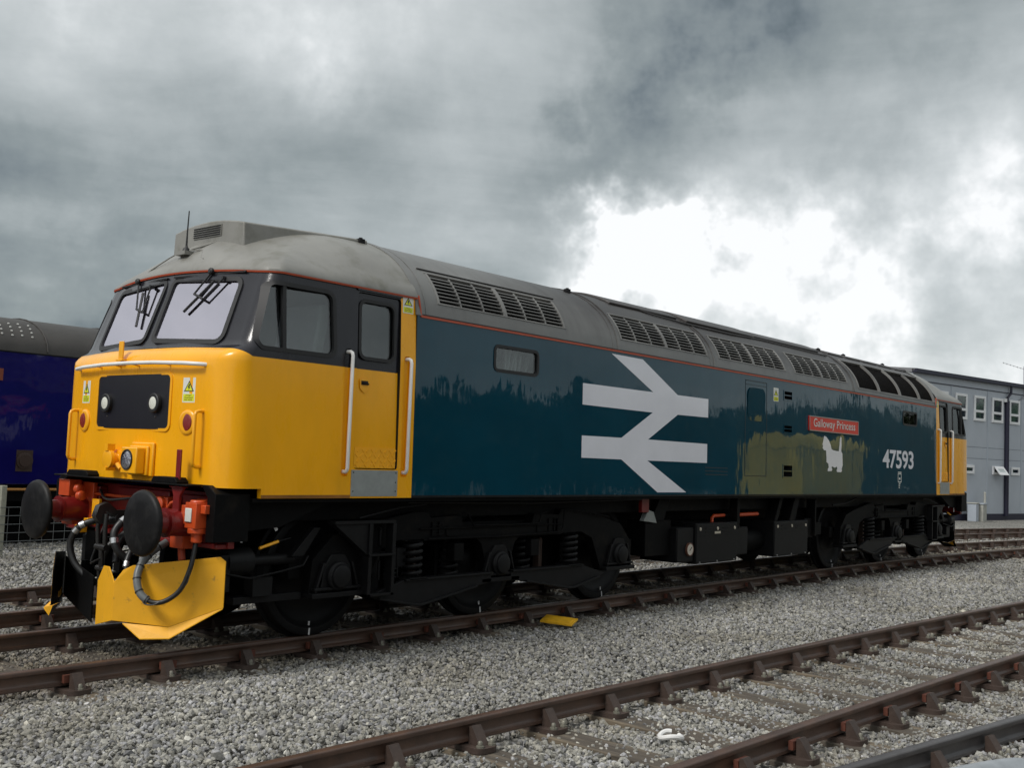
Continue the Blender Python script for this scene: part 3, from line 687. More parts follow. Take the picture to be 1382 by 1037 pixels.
# wipers
def wiper(p1,p2,bt,bb,a1,a2):
    w=MB(); V_=Vector
    def P(y,z,o=.03): return V_((.497+.10*y*y+.349*(z-2.53)-o,y,z))
    w.tube([P(*p1,.02),P(*a1,.016)],.0085,6); w.tube([P(*p2,.02),P(*a2,.016)],.0085,6)
    w.tube([P(*a1,.018),P(*a2,.018)],.011,6)
    w.tube([P(*bt,.010),P(*bb,.010)],.012,6)
    w.lathe(P(*p1,-.01),(-1,0,.1),[(0,.030),(.05,.030),(.06,.018)],12); w.lathe(P(*p2,-.01),(-1,0,.1),[(0,.016),(.045,.016)],10)
    return w
wiper((-.57,3.175),(-.745,3.105),(-.63,3.09),(-.38,2.82),(-.44,2.98),(-.585,2.925)).build('wiper',rubber,cabo)
wiper((.60,3.17),(.30,3.095),(.43,3.05),(.30,2.72),(.418,2.893),(.278,2.851)).build('wiper',rubber,cabo)
# thin gutters over the screens
for s in (-1,1):
    MB().ring([(s*a,b) for a,b in rrect(.05,.98,3.150,3.164,.004,1)],[(s*a,b) for a,b in rrect(.06,.97,3.154,3.160,.002,1)],FWm,-.01,.03).build('drip_strip',rubber,cabo)
# nose fittings, X of the nose surface
def NX(y,o=0.): return .385+.058*y*y-o
FN=lambda y,z,a: (NX(y)-a,y,z)
BP=rrect(-.585,.585,1.795,2.268,.055,6)
hp=MB().ring(offset_loop(BP,.014),offset_loop(BP,-.012),FN,-.01,.010,1)
BPi=offset_loop(BP,-.004); ys=sorted(set(round(p[0],4) for p in BPi)|set(-.5+.1*i for i in range(11)))
def zr(y):
    q=max(0,abs(y)-(.581-.051)); dz=.051-math.sqrt(max(0,.051**2-q*q)); return 1.799+dz,2.264-dz
for a,b in zip(ys[:-1],ys[1:]):
    (la,ha),(lb,hb_)=zr(a),zr(b); hp.add([FN(a,la,.005),FN(b,lb,.005),FN(b,hb_,.005),FN(a,ha,.005)],[(0,1,2,3)],0)
hp.build('headcode_panel',[blackp,yellow],cabo,smooth=60)
for y in (.385,-.39):
    L_=MB().lathe((NX(y)-.004,y,2.018),(-1,0,0),[(0,.083),(.030,.083),(.036,.076),(.036,.064)],28,0); L_.lathe((NX(y)-.030,y,2.018),(-1,0,0),[(0,.064),(.008,.060),(.012,.045),(.014,.01)],28,1)
    L_.lathe((NX(y)-.006,y,1.905),(-1,0,0),[(0,.006),(.006,.005)],8,2)
    L_.build('marker_light',[rubber,lampg,steel],cabo)
for y in (.83,-.815):
    L_=MB().lathe((NX(y)+.004,y,1.862),(-1,-.1*(1 if y<0 else -1),0),[(0,.102),(.012,.102),(.020,.092),(.020,.074)],28,0); L_.lathe((NX(y)-.010,y,1.862),(-1,0,0),[(0,.074),(.006,.070),(.010,.04)],28,1); L_.build('tail_light',[yellow,redlens],cabo)
for s in (1,-1):
    y=s*1.0; x0=NX(y)+.02
    hh=MB().tube([(x0+.02,y,1.955),(x0-.06,y,1.955),(x0-.085,y,1.945),(x0-.095,y,1.92),(x0-.095,y,1.54),(x0-.085,y,1.515),(x0-.06,y,1.505),(x0+.02,y,1.505)],.015,12); hh.build('handrail',yellow,cabo,smooth=60)
wb=MB().tube([(NX(1.0)-.012+.03,1.0,2.335),(NX(1.0)-.050,.985,2.335),(NX(.8)-.060,.8,2.345),(NX(.4)-.062,.4,2.357),(NX(0)-.062,0,2.36),(NX(.4)-.062,-.4,2.357),(NX(.8)-.060,-.8,2.345),(NX(1.0)-.050,-.985,2.335),(NX(1.0)-.012+.03,-1.0,2.335)],.017,12)
for y in (.55,.2,-.1,-.55): wb.tube([(NX(y)+.02,y,2.335),(NX(y)-.062,y,2.350)],.008,8,1)
wb.build('nose_handrail',[white,yellow],cabo,smooth=60)
br=MB().box(.355,.368,.135,.205,2.40,2.56); br.box(.34,.42,.12,.22,2.385,2.402)
br.build('lamp_bracket',yellow,cabo,bev=.003)
# headlamp box and jumper socket
hl=MB().box(.262,.345,-.345,-.105,1.418,1.640); hl.box(.345,.37,-.375,-.085,1.405,1.655); hl.box(.368,.395,-.42,-.08,1.40,1.685)
hl.build('headlamp_box',yellow,cabo,bev=.010)
h2=MB().lathe((.264,-.205,1.535),(-1,0,0),[(0,.088),(.012,.086),(.012,.076),(.004,.070)],28,0); h2.lathe((.262,-.205,1.535),(-1,0,0),[(0,.072),(.004,.070),(.008,.05),(.010,.02)],28,1); h2.build('headlamp',[rubber,refl],cabo)
js=MB().lathe((.392,.155,1.53),(-1,0,0),[(0,.085),(.03,.085),(.035,.060),(.075,.060),(.08,.080),(.11,.080),(.115,.06)],20); js.box(.27,.34,.13,.18,1.60,1.66); js.box(.27,.36,.14,.17,1.43,1.46); js.tube([(.33,.06,1.49),(.33,-.0,1.45)],.02,8); js.build('jumper_socket',yellow,cabo)
# overhead line warning stickers
def sticker(F,u0,v0,w,h,name='warning_sticker',parent=cabo):
    m=MB().slab([(u0,v0),(u0+w,v0),(u0+w,v0+h),(u0,v0+h)],F,.0005,.0022,0)
    m.slab([(u0+.06*w,v0+.05*h),(u0+.94*w,v0+.05*h),(u0+.94*w,v0+.34*h),(u0+.06*w,v0+.34*h)],F,.0022,.0030,1)
    c=u0+w/2; m.slab([(c-.40*w,v0+.44*h),(c+.40*w,v0+.44*h),(c,v0+.88*h)],F,.0022,.0030,2); m.slab([(c-.29*w,v0+.475*h),(c+.29*w,v0+.475*h),(c,v0+.80*h)],F,.0030,.0038,1)
    m.slab([(c-.02*w,v0+.74*h),(c+.10*w,v0+.72*h),(c+.02*w,v0+.63*h),(c+.10*w,v0+.62*h),(c-.04*w,v0+.49*h),(c-.0*w,v0+.58*h),(c-.09*w,v0+.59*h)],F,.0038,.0046,2)
    for i,t in enumerate(('Danger','Overhead','live wires')):
        tv,tf=text_mesh(t,1,width=w*(.5,.66,.62)[i],height=h*.065,offset=.01)
        m.add([F(u0+w*(.25,.17,.19)[i]+a,v0+h*(.255-.085*i)+b,.0036) for a,b in tv],tf,2)
    return m.build(name,[stw,sty,stb],parent,smooth=0,fix=False)
FNr=lambda u,v,a: (NX(-u)-a,-u,v)
sticker(FNr,.735,2.025,.155,.205); sticker(FNr,-.915,2.022,.155,.205)
sticker(lambda x,z,a:(x,-(hw(z)+a),z),2.325,2.985,.135,.170)
sticker(lambda x,z,a:(-x+4.8,(hw(z)+a),z),2.325,2.985,.135,.170)
# cab interior
it=MB(); it.box(.80,2.49,-1.24,1.24,1.60,1.64); it.box(2.44,2.49,-1.22,1.22,1.64,3.12); it.build('cab_bulkhead',desk,cabo,smooth=0)
it=MB(); it.prism([(.48,1.7),(.95,1.7),(.98,2.30),(.60,2.48),(.54,2.40)],'y',-1.1,1.1); it.box(.62,.80,-.75,-.45,2.45,2.53); it.box(.6,.75,.3,.6,2.45,2.60,1); it.box(.57,.60,-.60,-.30,2.50,2.58,3); it.box(.60,.62,-.28,-.14,2.5,2.70,1); it.box(.62,.64,.15,.4,2.5,2.66,3); it.box(.80,.83,.60,.85,2.45,2.72,2); it.box(.85,.95,-.6,-.3,2.4,2.7,1); it.build('control_desk',[desk,seatm,hivis,mat('white_paper',(.50,.50,.52),.6)],cabo,smooth=0)
for s in (-1,1):
    st=MB(); st.prism(rpoly([(1.35,2.0),(1.47,2.0),(1.62,2.95),(1.50,2.97)],.03,3),'y',s*.55,s*1.12); st.box(1.0,1.45,s*.55,s*1.12,1.95,2.08)
    st.build('driver_seat',seatm,cabo,bev=.02)
# ---------------- body
bd=MB().prism([(-1.34,1.27),(1.34,1.27),(hwb(2.985),2.985),(-hwb(2.985),2.985)],'x',2.502,LL-2.502,0,2)
bodyo=bd.build('body',[teal,voidm,voidm],loco,smooth=0)
cc=[]
W1=rrect(3.625,4.325,2.565,2.812,.05,4); W3=rrect(15.05,15.76,2.565,2.80,.05,4)
VN=[(10.20,10.455,2.705,2.822),(10.20,10.455,2.215,2.312),(10.19,10.475,1.552,1.718)]
for s in (-1,1):
    P=(lambda l: l) if s<0 else (lambda l:[(LL-x,z) for x,z in l])
    cc.append(MB().prism(P(W1),'y',s*1.02,s*1.6)); cc.append(MB().prism(P(W3),'y',s*1.02,s*1.6))
    for a,b,c,d in VN: cc.append(MB().prism(P([(a,c),(b,c),(b,d),(a,d)]),'y',s*1.2,s*1.6))
cut(bodyo,cc,1)
FB=lambda x,z,a: (x,-(hwb(z)+a),z)
FBo=lambda x,z,a: (LL-x,(hwb(z)+a),z)
wallm=mat('engine_room_wall',(.34,.36,.33),.6); pipem=mat('engine_room_pipe',(.62,.62,.60),.4); blind=mat('maroon_blind',(.22,.05,.04),.6)
for F in (FB,FBo):
    for q,W_ in enumerate((W1,W3)):
        f=MB().ring(offset_loop(W_,.018),offset_loop(W_,-.014),F,-.01,.008).build('window',rubber,bodyo)
        MB().slab(offset_loop(W_,-.006),F,-.02,-.012).build('pane',glass_side,f)if False else MB().slab(offset_loop(W_,-.006),F,-.02,-.012).build('window_pane',glass_side,bodyo)
        x0=min(p[0] for p in W_); t=MB()
        t.slab([(x0+.0,2.56),(x0+.70,2.56),(x0+.70,2.82),(x0,2.82)],F,-.30,-.295,0)
        if q==0:
            t.slab([(x0+.02,2.57),(x0+.16,2.57),(x0+.16,2.72),(x0+.02,2.72)],F,-.2,-.19,1)
            for i,px in enumerate((.30,.345,.39,.47,.52,.63)): t.slab([(x0+px-.02*(i%2),2.56),(x0+px+.022,2.56),(x0+px+.03+.03*(i%3),2.815-(.05 if i>3 else 0)),(x0+px+.01+.03*(i%3)-.01,2.815-(.05 if i>3 else 0))],F,-.14-.02*(i%2),-.12,1)
        else:
            for i in range(3): t.slab([(x0+.02,2.60+i*.075),(x0+.69,2.60+i*.075),(x0+.69,2.635+i*.075),(x0+.02,2.635+i*.075)],F,-.12,-.11,2)
        t.build('engine_room_pipes',[wallm,pipem,blind],bodyo,smooth=0)
    for a,b,c,d in VN:
        m=MB().ring(rrect(a-.02,b+.02,c-.02,d+.02,.012,2),rrect(a,b,c,d,.004,2),F,-.01,.006,0)
        m.slab([(a,(c+d)/2-.006),(b,(c+d)/2-.006),(b,(c+d)/2+.008),(a,(c+d)/2+.008)],F,-.03,.002,0)
        m.build('side_vent',teal,bodyo,smooth=0)
    # access door: gap lines and its upper panel
    m=MB(); 
    for a,b,c,d in ((8.985,8.997,1.545,2.90),(9.63,9.642,1.545,2.90),(8.985,9.642,2.888,2.90),(8.985,9.642,1.545,1.557),(8.985,9.642,2.835,2.842)): m.slab([(a,c),(b,c),(b,d),(a,d)],F,.0004,.0022)
    m.build('access_door_gap',teal_dark,bodyo,smooth=0)
    m=MB().slab(rrect(9.05,9.575,2.33,2.80,.12,6),(lambda u,v,a: F(u,v,a+max(0,(v-2.33))*.030)),.0006,.0028); m.build('access_panel',teal,bodyo,smooth=30,bev=.001)
    m=MB()
    for j in range(3): m.slab([(7.9,1.55+.045*j),(8.5,1.55+.045*j),(8.5,1.562+.045*j),(7.9,1.562+.045*j)],F,.0004,.002)
    m.build('panel_gap',teal_dark,bodyo,smooth=0)
    # orange lining at the cantrail, with the little rise beside the yellow pillar
    m=MB().slab([(2.545,2.968),(LL-2.545,2.968),(LL-2.545,2.990),(2.545,2.990)],F,.001,.010); 
    for sx in (0,1):
        f=(lambda x:x) if sx==0 else (lambda x:LL-x)
        m.slab([(f(2.500),3.170),(f(2.512),3.170),(f(2.560),2.968),(f(2.545),2.968)],F,-.004,.008)
    m.build('orange_lining',stripe_m,bodyo,smooth=0)
    m=MB().slab([(2.56,2.992),(LL-2.56,2.992),(LL-2.56,3.000),(2.56,3.000)],F,.0,.016).build('gutter',sooty,bodyo,smooth=0)
    m=MB().slab([(2.51,1.272),(LL-2.51,1.272),(LL-2.51,1.292),(2.51,1.292)],F,.001,.006).build('bottom_strip',under2,bodyo,smooth=0)
    # double arrow
    m=MB(); q=.0012
    def S(pts): m.slab(pts,F,.0008,q+.0012)
    up=[(5.148,2.306),(6.604,2.297),(5.934,1.961),(5.148,1.957),(5.148,1.708),(5.940,1.706),(6.74,1.320),(7.423,1.320),(6.50,1.706),(7.940,1.706),(7.940,1.957),(6.508,1.963),(7.19,2.303),(7.956,2.307),(7.956,2.553),(7.181,2.553),(6.36,2.932),(5.70,2.938),(6.607,2.549),(5.148,2.549)]
    m.slab(up,F,.0008,.0026); m.build('double_arrow_emblem',logo_m,bodyo,smooth=0)
    # number
    tv,tf=text_mesh('47593',1,width=1.52,height=.335,offset=.022,spacing=.96)
    m=MB().add([F(14.07+a,1.745+b,.0022) for a,b in tv],tf); m.build('number_47593',logo_m,bodyo,smooth=0,fix=False)
    # data panel and depot mark under the number
    m=MB().ring(rrect(14.80,14.97,1.50,1.66,.012,2),rrect(14.815,14.955,1.515,1.645,.006,2),F,.0006,.0026); m.slab([(14.85,1.55),(14.92,1.55),(14.92,1.585),(14.85,1.585)],F,.0006,.0026); m.slab([(14.80,1.672),(14.97,1.672),(14.97,1.69),(14.80,1.69)],F,.0006,.0026)
    for i in range(3): m.slab([(14.84,1.47-i*.035),(14.92-.02*i,1.47-i*.035),(14.92-.02*i,1.488-i*.035),(14.84,1.488-i*.035)],F,.0006,.0026)
    m.build('data_panel',stw,bodyo,smooth=0)
    sticker(F,9.85,2.65,.16,.20,parent=bodyo)
    # nameplate
    NP=rrect(11.03,12.94,2.272,2.508,.02,3)
    npo=MB().slab(NP,F,.004,.022,0).ring(NP,offset_loop(NP,-.014),F,.022,.028,1).build('nameplate',[redb,steel],bodyo,smooth=0)
    for wd,xo,wi,zo,he in (('Galloway',11.17,.80,2.302,.170),('Princess',12.045,.745,2.345,.127)):
        tv,tf=text_mesh(wd,1,width=wi,height=he,offset=.004)
        MB().add([F(xo+a,zo+b,.0285) for a,b in tv],tf).build('nameplate_lettering',stw,npo,smooth=0,fix=False)
    # white terrier
    dog=[(11.62,2.215),(11.70,2.20),(11.80,2.145),(11.87,2.07),(11.90,2.01),(11.97,1.995),(12.10,1.985),(12.19,1.985),(12.215,2.09),(12.235,2.195),(12.26,2.225),(12.29,2.21),(12.295,2.10),(12.28,1.99),(12.325,1.95),(12.335,1.85),(12.34,1.76),(12.30,1.70),(12.31,1.665),(12.27,1.645),(12.12,1.648),(12.10,1.675),(12.13,1.70),(12.11,1.735),(12.03,1.715),(11.93,1.735),(11.90,1.72),(11.93,1.69),(11.91,1.66),(11.76,1.655),(11.76,1.69),(11.80,1.715),(11.78,1.775),(11.71,1.80),(11.71,1.87),(11.70,1.945),(11.69,1.985),(11.62,1.985),(11.56,2.02),(11.58,2.055),(11.555,2.075),(11.585,2.125),(11.60,2.17)]
    MB().slab(dog,F,.0008,.0026).build('terrier_emblem',logo_m,bodyo,smooth=0)
# ---------------- main roof
THS=math.asin(.035/RB); TG0,TG1=.218,.608; TR0,TR1=.150,.80
GR=[(2.80,4.83),(5.92,7.98),(8.28,10.30),(10.62,12.60)]; RX=(13.03,16.80)
tb=sorted(set([THS,TR0,TG0,TG1,TR1]+[TG0+(TG1-TG0)*k/4 for k in range(5)]+[.95,1.1,1.25,1.4,math.pi/2])); tb=tb+[math.pi-t for t in reversed(tb[:-1])]
xb=sorted(set([2.502,LL-2.502]+[x for g_ in GR for x in g_]+list(RX)+list(np.arange(3,16.8,.7))))
rf=MB()
for x in xb:
    for t in tb: y,z=rp(t); rf.v.append((x,y,z))
nt_=len(tb)
def inopen(x,t):
    t=min(t,math.pi-t)
    return any(a<x<b for a,b in GR) and TG0<t<TG1 or (RX[0]<x<RX[1] and TR0<t<TR1)
for i in range(len(xb)-1):
    for j in range(nt_-1):
        if inopen((xb[i]+xb[i+1])/2,(tb[j]+tb[j+1])/2): continue
        rf.f.append((i*nt_+j,i*nt_+j+1,(i+1)*nt_+j+1,(i+1)*nt_+j)); rf.m.append(0)
rf.f+=[tuple(range(nt_)),tuple((len(xb)-1)*nt_+j for j in range(nt_-1,-1,-1))]; rf.m+=[0,0]
roofo=rf.build('roof',[roofm],loco,smooth=60)
def arc(m,x0,x1,t0,t1,o0,o1,n=16,mi=0):
    ts=[t0+(t1-t0)*k/n for k in range(n+1)]; vs=[]
    for t in ts:
        for x,o in ((x0,o0),(x1,o0),(x1,o1),(x0,o1)): y,z=rp(t,o); vs.append((x,y,z))
    fs=[(k*4+a,k*4+(a+1)%4,(k+1)*4+(a+1)%4,(k+1)*4+a) for k in range(n) for a in range(4)]+[(3,2,1,0),tuple(n*4+a for a in range(4))]
    return m.add(vs,fs,mi)
def bothsides(t0,t1): return ((t0,t1),(math.pi-t1,math.pi-t0))
m=MB()
for x,w in ((2.53,.05),(5.86,.03),(8.13,.02),(12.86,.04),(16.84,.04)): arc(m,x-w,x+w,THS,math.pi-THS,-.003,.010,40)
for x in (2.62,5.74,8.02,12.78): arc(m,x-.006,x+.006,THS,math.pi-THS,-.003,.005,40)
for q_ in loose(m): q_.build('roof_seam',roofm,roofo,smooth=50)
for gi,(x0,x1) in enumerate(GR):
    for t0,t1 in bothsides(TG0,TG1):
        flip=t0>1
        m=MB(); arc(m,x0-.03,x1+.03,t0-.04,t1+.04,-.10,-.085,8,1)
        xs=[x0+(x1-x0)*k/6 for k in range(7)]
        for k,x in enumerate(xs):
            w=.028 if k in (0,3,6) else .010
            a,b=(x-.002,x+w) if k==0 else ((x-w,x+.002) if k==6 else (x-w,x+w)); arc(m,a,b,t0,t1,-.05,.003 if k in (0,3,6) else -.002,8,0)
        ns=8; dt=(t1-t0)/ns
        for k in range(ns):
            for half in (0,1):
                xa,xb_=(xs[0],xs[3]) if half==0 else (xs[3],xs[6])
                # each slat slopes outwards and down
                if not flip: ta,tb_,=t0+dt*(k+.06),t0+dt*(k+.74)
                else: ta,tb_=t0+dt*(k+.94),t0+dt*(k+.26)
                (ya,za),(yb,zb)=rp(ta,.001),rp(tb_,-.040)
                (yc,zc),(yd,zd)=rp(tb_-(.012 if not flip else -.012),-.045),rp(ta-(.012 if not flip else -.012),-.004)
                m.add([(x,y,z) for x in (xa,xb_) for y,z in ((ya,za),(yb,zb),(yc,zc),(yd,zd))],[(0,1,5,4),(1,2,6,5),(2,3,7,6),(3,0,4,7),(0,3,2,1),(4,5,6,7)],0)
        # border lips
        arc(m,x0-.012,x1+.012,t0-.012,t0,-.03,.006,2,0); arc(m,x0-.012,x1+.012,t1,t1+.012,-.03,.006,2,0)
        m.build('louvre_grille',[slatm,voidm],roofo,smooth=0)
        if gi==0:
            r_=MB(); tt=(t1,t1+.055) if not flip else (t0-.055,t0)
            arc(r_,x0-.07,x1+.08,tt[1] if not flip else tt[0]-.008,(tt[1]+.008) if not flip else tt[0],-.003,.010,2); r_.build('grille_rim',sooty,roofo,smooth=0)
for t0,t1 in bothsides(TR0,TR1):
    m=MB(); arc(m,RX[0]-.02,RX[1]+.02,t0-.02,t1+.02,-.045,-.030,16,1)
    for k,x in enumerate((RX[0],13.98,14.98,15.98,RX[1])): arc(m,x-.018,x+.018,t0,t1,-.04,.010,16,0)
    for tq in (t0,t1): arc(m,RX[0],RX[1],tq-.012,tq+.012,-.04,.008,2,0)
    m.build('radiator_grille',[slatm,meshm],roofo,smooth=30)
# hatches along the crown
for a,b,t0,o in ((6.35,7.95,.92,.030),(8.10,10.02,.86,.042),(10.15,12.45,.90,.034)):
    m=MB(); arc(m,a,b,t0,math.pi-t0,-.01,o,20); m.build('roof_hatch',sooty,roofo,smooth=30,bev=.012)
m=MB()
for k in range(5): arc(m,13.1+.78*k,13.74+.78*k,1.0,math.pi-1.0,-.005,.022,14)
for q_ in loose(m): q_.build('radiator_shutter_cover',sooty,roofo,smooth=30,bev=.008)
m=MB()
for s in (0,1):
    f=(lambda t:t) if s==0 else (lambda t:math.pi-t)
    m.tube([(x,*rp(f(t),.014)) for x,t in ((6.45,1.15),(6.7,1.05),(7.2,.86),(8.0,.80),(9.2,.80),(10.3,.86),(11.4,.84),(12.6,.82))],.012,6)
for q_ in loose(m): q_.build('roof_cable',sooty,roofo)
for lx,lt in ((2.33,1.05),(5.62,1.02),(10.1,1.35),(12.95,1.1),(14.3,1.2),(16.2,1.2)):
    y,z=rp(lt,-.005); m=MB().box(lx-.035,lx+.035,y-.03,y+.03,z-.01,z+.045); m.lathe((lx,y,z+.045),(0,0,1),[(0,.02),(.012,.02)],10); m.build('lifting_lug',under2,roofo,bev=.004)
m=MB().lathe((10.2,0,3.80),(0,0,1),[(0,.20),(.075,.19),(.075,.15),(.02,.15)],24); m.build('exhaust_port',sooty,roofo)
# ---------------- underframe and gear between the bogies
uf=MB().box(.75,LL-.75,-1.02,1.02,1.06,1.268).box(.75,LL-.75,-1.30,1.30,1.235,1.268); uf.box(2.0,LL-2.0,-.55,.55,.75,1.06)
for s in (-1,1):
    uf.box(.62,LL-.62,s*.30,s*.45,.85,1.1)
    for e in (0,1):
        f=(lambda x:x) if e==0 else (lambda x:LL-x)
        uf.prism([(f(.62),.98),(f(.62),1.265),(f(1.8),1.265),(f(1.15),1.02)],'y',s*1.05,s*1.16)
ufo=uf.build('underframe',under,loco,smooth=0)
screw=mat('pale_screw',(.5,.45,.36),.5)
def ubox(name,x0,x1,z0,z1,y=1.2,screws=True,dial=False,s=-1):
    m=MB(); yo=s*y
    m.box(x0,x1,s*.62,yo,z0,z1)
    fr=rrect(x0+.012,x1-.012,z0+.012,z1-.012,.02,3)
    m.prism([(a,b) for a,b in fr],'y',yo,yo+s*.010,0)
    o=m.build(name,under2,loco,bev=.008)
    d=MB()
    if screws:
        for fx in (.09,.5,.92): d.lathe((x0+(x1-x0)*fx,yo+s*.010,z1-.075),(0,s,0),[(0,.024),(.008,.022)],12,0)
        for fx in (.09,.5,.92): d.lathe((x0+(x1-x0)*fx,yo+s*.010,z0+.02),(0,s,0),[(0,.014),(.008,.012)],10,1)
        for fx in (.2,.62):
            for dz in (.07,.115): d.box(x0+(x1-x0)*fx,x0+(x1-x0)*(fx+.18),yo+s*.009,yo+s*.018,z1-dz-.004,z1-dz+.004,2)
        d.box(x0+.02,x1-.02,yo+s*.009,yo+s*.014,z1-.165,z1-.160,2)
        if dial: d.box(x0+(x1-x0)*.43,x0+(x1-x0)*.57,yo+s*.009,yo+s*.013,z1-.145,z1-.115,0)
        d.build('fastener',[screw,steel,under2],o,smooth=30)
    return o
for s in (-1,1):
    X=(lambda a,b:(a,b)) if s<0 else (lambda a,b:(LL-b,LL-a))
    ubox('battery_box',*X(7.935,9.065),.365,.90,1.2,True,True,s)
    b=ubox('air_gear_box',*X(7.50,7.925),.40,.85,1.17,False,False,s)
    gx=7.80 if s<0 else LL-7.80
    g_=MB().lathe((gx,s*1.175,.565),(0,s,0),[(0,.088),(.03,.088),(.034,.080),(.030,.072)],24,0); g_.lathe((gx,s*1.20,.565),(0,s,0),[(0,.072),(.005,.072)],24,1); g_.obox((gx+.01,s*1.208,.575),(.028,0,.022),(0,.002,0),(-.003,0,.004),2)
    g_.build('pressure_gauge',[mat('gauge_rim',(.12,.05,.03),.5),mat('gauge_face',(.55,.50,.42),.5),stb],b)
    ubox('water_tank_box',*X(9.075,9.47),.43,.82,1.15,False,False,s)
    ubox('battery_box',*X(10.20,11.355),.36,.882,1.2,True,False,s)
    m=MB(); f=(lambda x:x) if s<0 else (lambda x:LL-x)
    m.prism([(f(10.25),.88),(f(10.45),1.26),(f(10.55),1.26),(f(10.35),.88)],'y',s*1.0,s*1.18); m.prism([(f(10.75),.88),(f(10.95),1.26),(f(11.12),1.26),(f(10.95),.88)],'y',s*1.0,s*1.18); m.box(f(11.62),f(11.67),s*1.05,s*1.2,.62,1.20); m.box(f(11.36),f(11.66),s*1.05,s*1.15,.60,.90); m.box(f(11.4),f(12.2),s*.9,s*1.05,.62,.82)
    m.box(f(6.9),f(7.5),s*.8,s*1.08,.5,.95); m.prism([(f(7.0),.95),(f(7.2),1.26),(f(7.45),1.26),(f(7.3),.95)],'y',s*1.0,s*1.1); m.box(f(9.1),f(9.18),s*1.05,s*1.18,.8,1.25)
    m.tube([(f(9.5),s*.9,.6),(f(10.2),s*.9,.6)],.16,16)
    for q_ in loose(m): q_.build('hanger',under,loco,bev=.006)
    m=MB().tube([(f(8.62),s*1.05,.88),(f(8.62),s*1.05,.955),(f(8.66),s*1.05,.98),(f(8.95),s*1.05,.985)],.024,10,0).tube([(f(9.35),s*1.05,.985),(f(9.95),s*1.05,.990)],.028,10,0).tube([(f(8.95),s*1.05,.985),(f(9.35),s*1.05,.985)],.014,8,1); m.build('red_pipe',[orange,under2],loco,smooth=60)
    m=MB().box(f(6.70),f(6.86),s*1.1,s*1.15,1.06,1.255,0).prism([(f(6.8),.95),(f(6.9),1.09),(f(7.02),1.06),(f(7.1),.92)],'y',s*1.05,s*1.12,1); m.build('red_tag',[red,alu],loco,bev=.004)
    cp=MB().tube([(f(2.6),s*1.2,1.22),(f(4.5),s*1.2,1.20),(f(6.6),s*1.2,1.23)],.012,6); cp.tube([(f(12.4),s*1.15,1.1),(f(12.9),s*1.15,1.13),(f(13.4),s*1.15,1.22)],.015,6)
    for q_ in loose(cp): q_.build('conduit',under2,loco)
# ---------------- bogie
BX=4.04
def wheel_mb(x,s):
    m=MB(); yo=s*.70
    m.lathe((x,s*.685,.5715),(0,s,0),[(0,.60),(.028,.60),(.034,.5715),(.135,.565),(.140,.555),(.140,.50),(.120,.485),(.085,.44),(.080,.25),(.12,.17),(.16,.15),(.17,.12)],48,0)
    a=rng.uniform(-1.9,-1.3); c,sn=math.cos(a),math.sin(a)
    m.obox((x+.53*c,s*.8265,.5715+.53*sn),(.030*c,0,.030*sn),(0,.002,0),(-.008*sn,0,.008*c),1); m.obox((x+.46*c,s*.812,.5715+.46*sn),(.018*c,0,.018*sn),(0,.004,0),(-.008*sn,0,.008*c),1)
    return m
chalk=mat('white_wheel_mark',(.6,.6,.6),.6)
bog=MB()
RH=[(4.04,.955),(4.58,.95),(4.63,1.08),(5.07,1.06),(5.11,1.12),(5.29,1.12),(5.9,1.02),(6.3,.93),(6.52,.72),(6.55,.42),(6.40,.40),(6.36,.60),(6.25,.72),(6.10,.62),(5.98,.40),(5.90,.42),(5.84,.54),(5.71,.78),(5.5,.855),(5.11,.85),(4.40,.85),(4.31,.78),(4.24,.60),(4.22,.44),(4.16,.44),(4.13,.62),(4.04,.70)]
LH=[(2*BX-x,z) for x,z in reversed(RH[1:-1])]
poly=RH+LH
for s in (-1,1):
    bog.prism(poly,'y',s*1.00,s*1.11)
    bog.box(3.3,4.8,s*.9,s*1.0,.85,1.0)
    for x0,x1,z0,z1 in ((2.9,5.1,.842,.858),(2.85,5.12,.95,.962)): bog.box(x0,x1,s*1.10,s*1.14,z0,z1)
    # ribs and cast windows
    for x in (3.05,3.15,4.9,5.02,5.0): bog.box(x-.03,x+.03,s*1.108,s*1.125,.88,1.02)
    for i in range(4): bog.box(3.02,3.18,s*1.11,s*1.13,.89+.03*i,.90+.03*i)
    for x in (3.32,4.76): bog.prism(rrect(x-.09,x+.09,.87,.98,.03,3),'y',s*1.108,s*1.12)
    bog.tube([(3.42,s*1.15,1.10),(3.5,s*1.15,1.10),(3.6,s*1.15,.975),(4.2,s*1.15,.97),(4.66,s*1.15,.975),(4.70,s*1.15,1.08),(4.8,s*1.15,1.10)],.010,6)
    bog.tube([(2.95,s*1.15,.86),(4.0,s*1.15,.85),(5.05,s*1.15,.87),(5.10,s*1.15,.92),(5.11,s*1.15,1.10),(5.3,s*1.15,1.12),(6.0,s*1.15,1.02)],.009,6)
for x in (1.45,6.65): bog.box(x-.06,x+.06,-1.0,1.0,.55,.72)
bog.box(3.6,4.5,-.9,.9,.72,.86); bog.box(1.9,6.2,-.6,.6,.80,1.0)
bogo=bog.build('bogie',under,loco,smooth=0,bev=.010)
tag(bogo,'nearer three-axle black bogie')
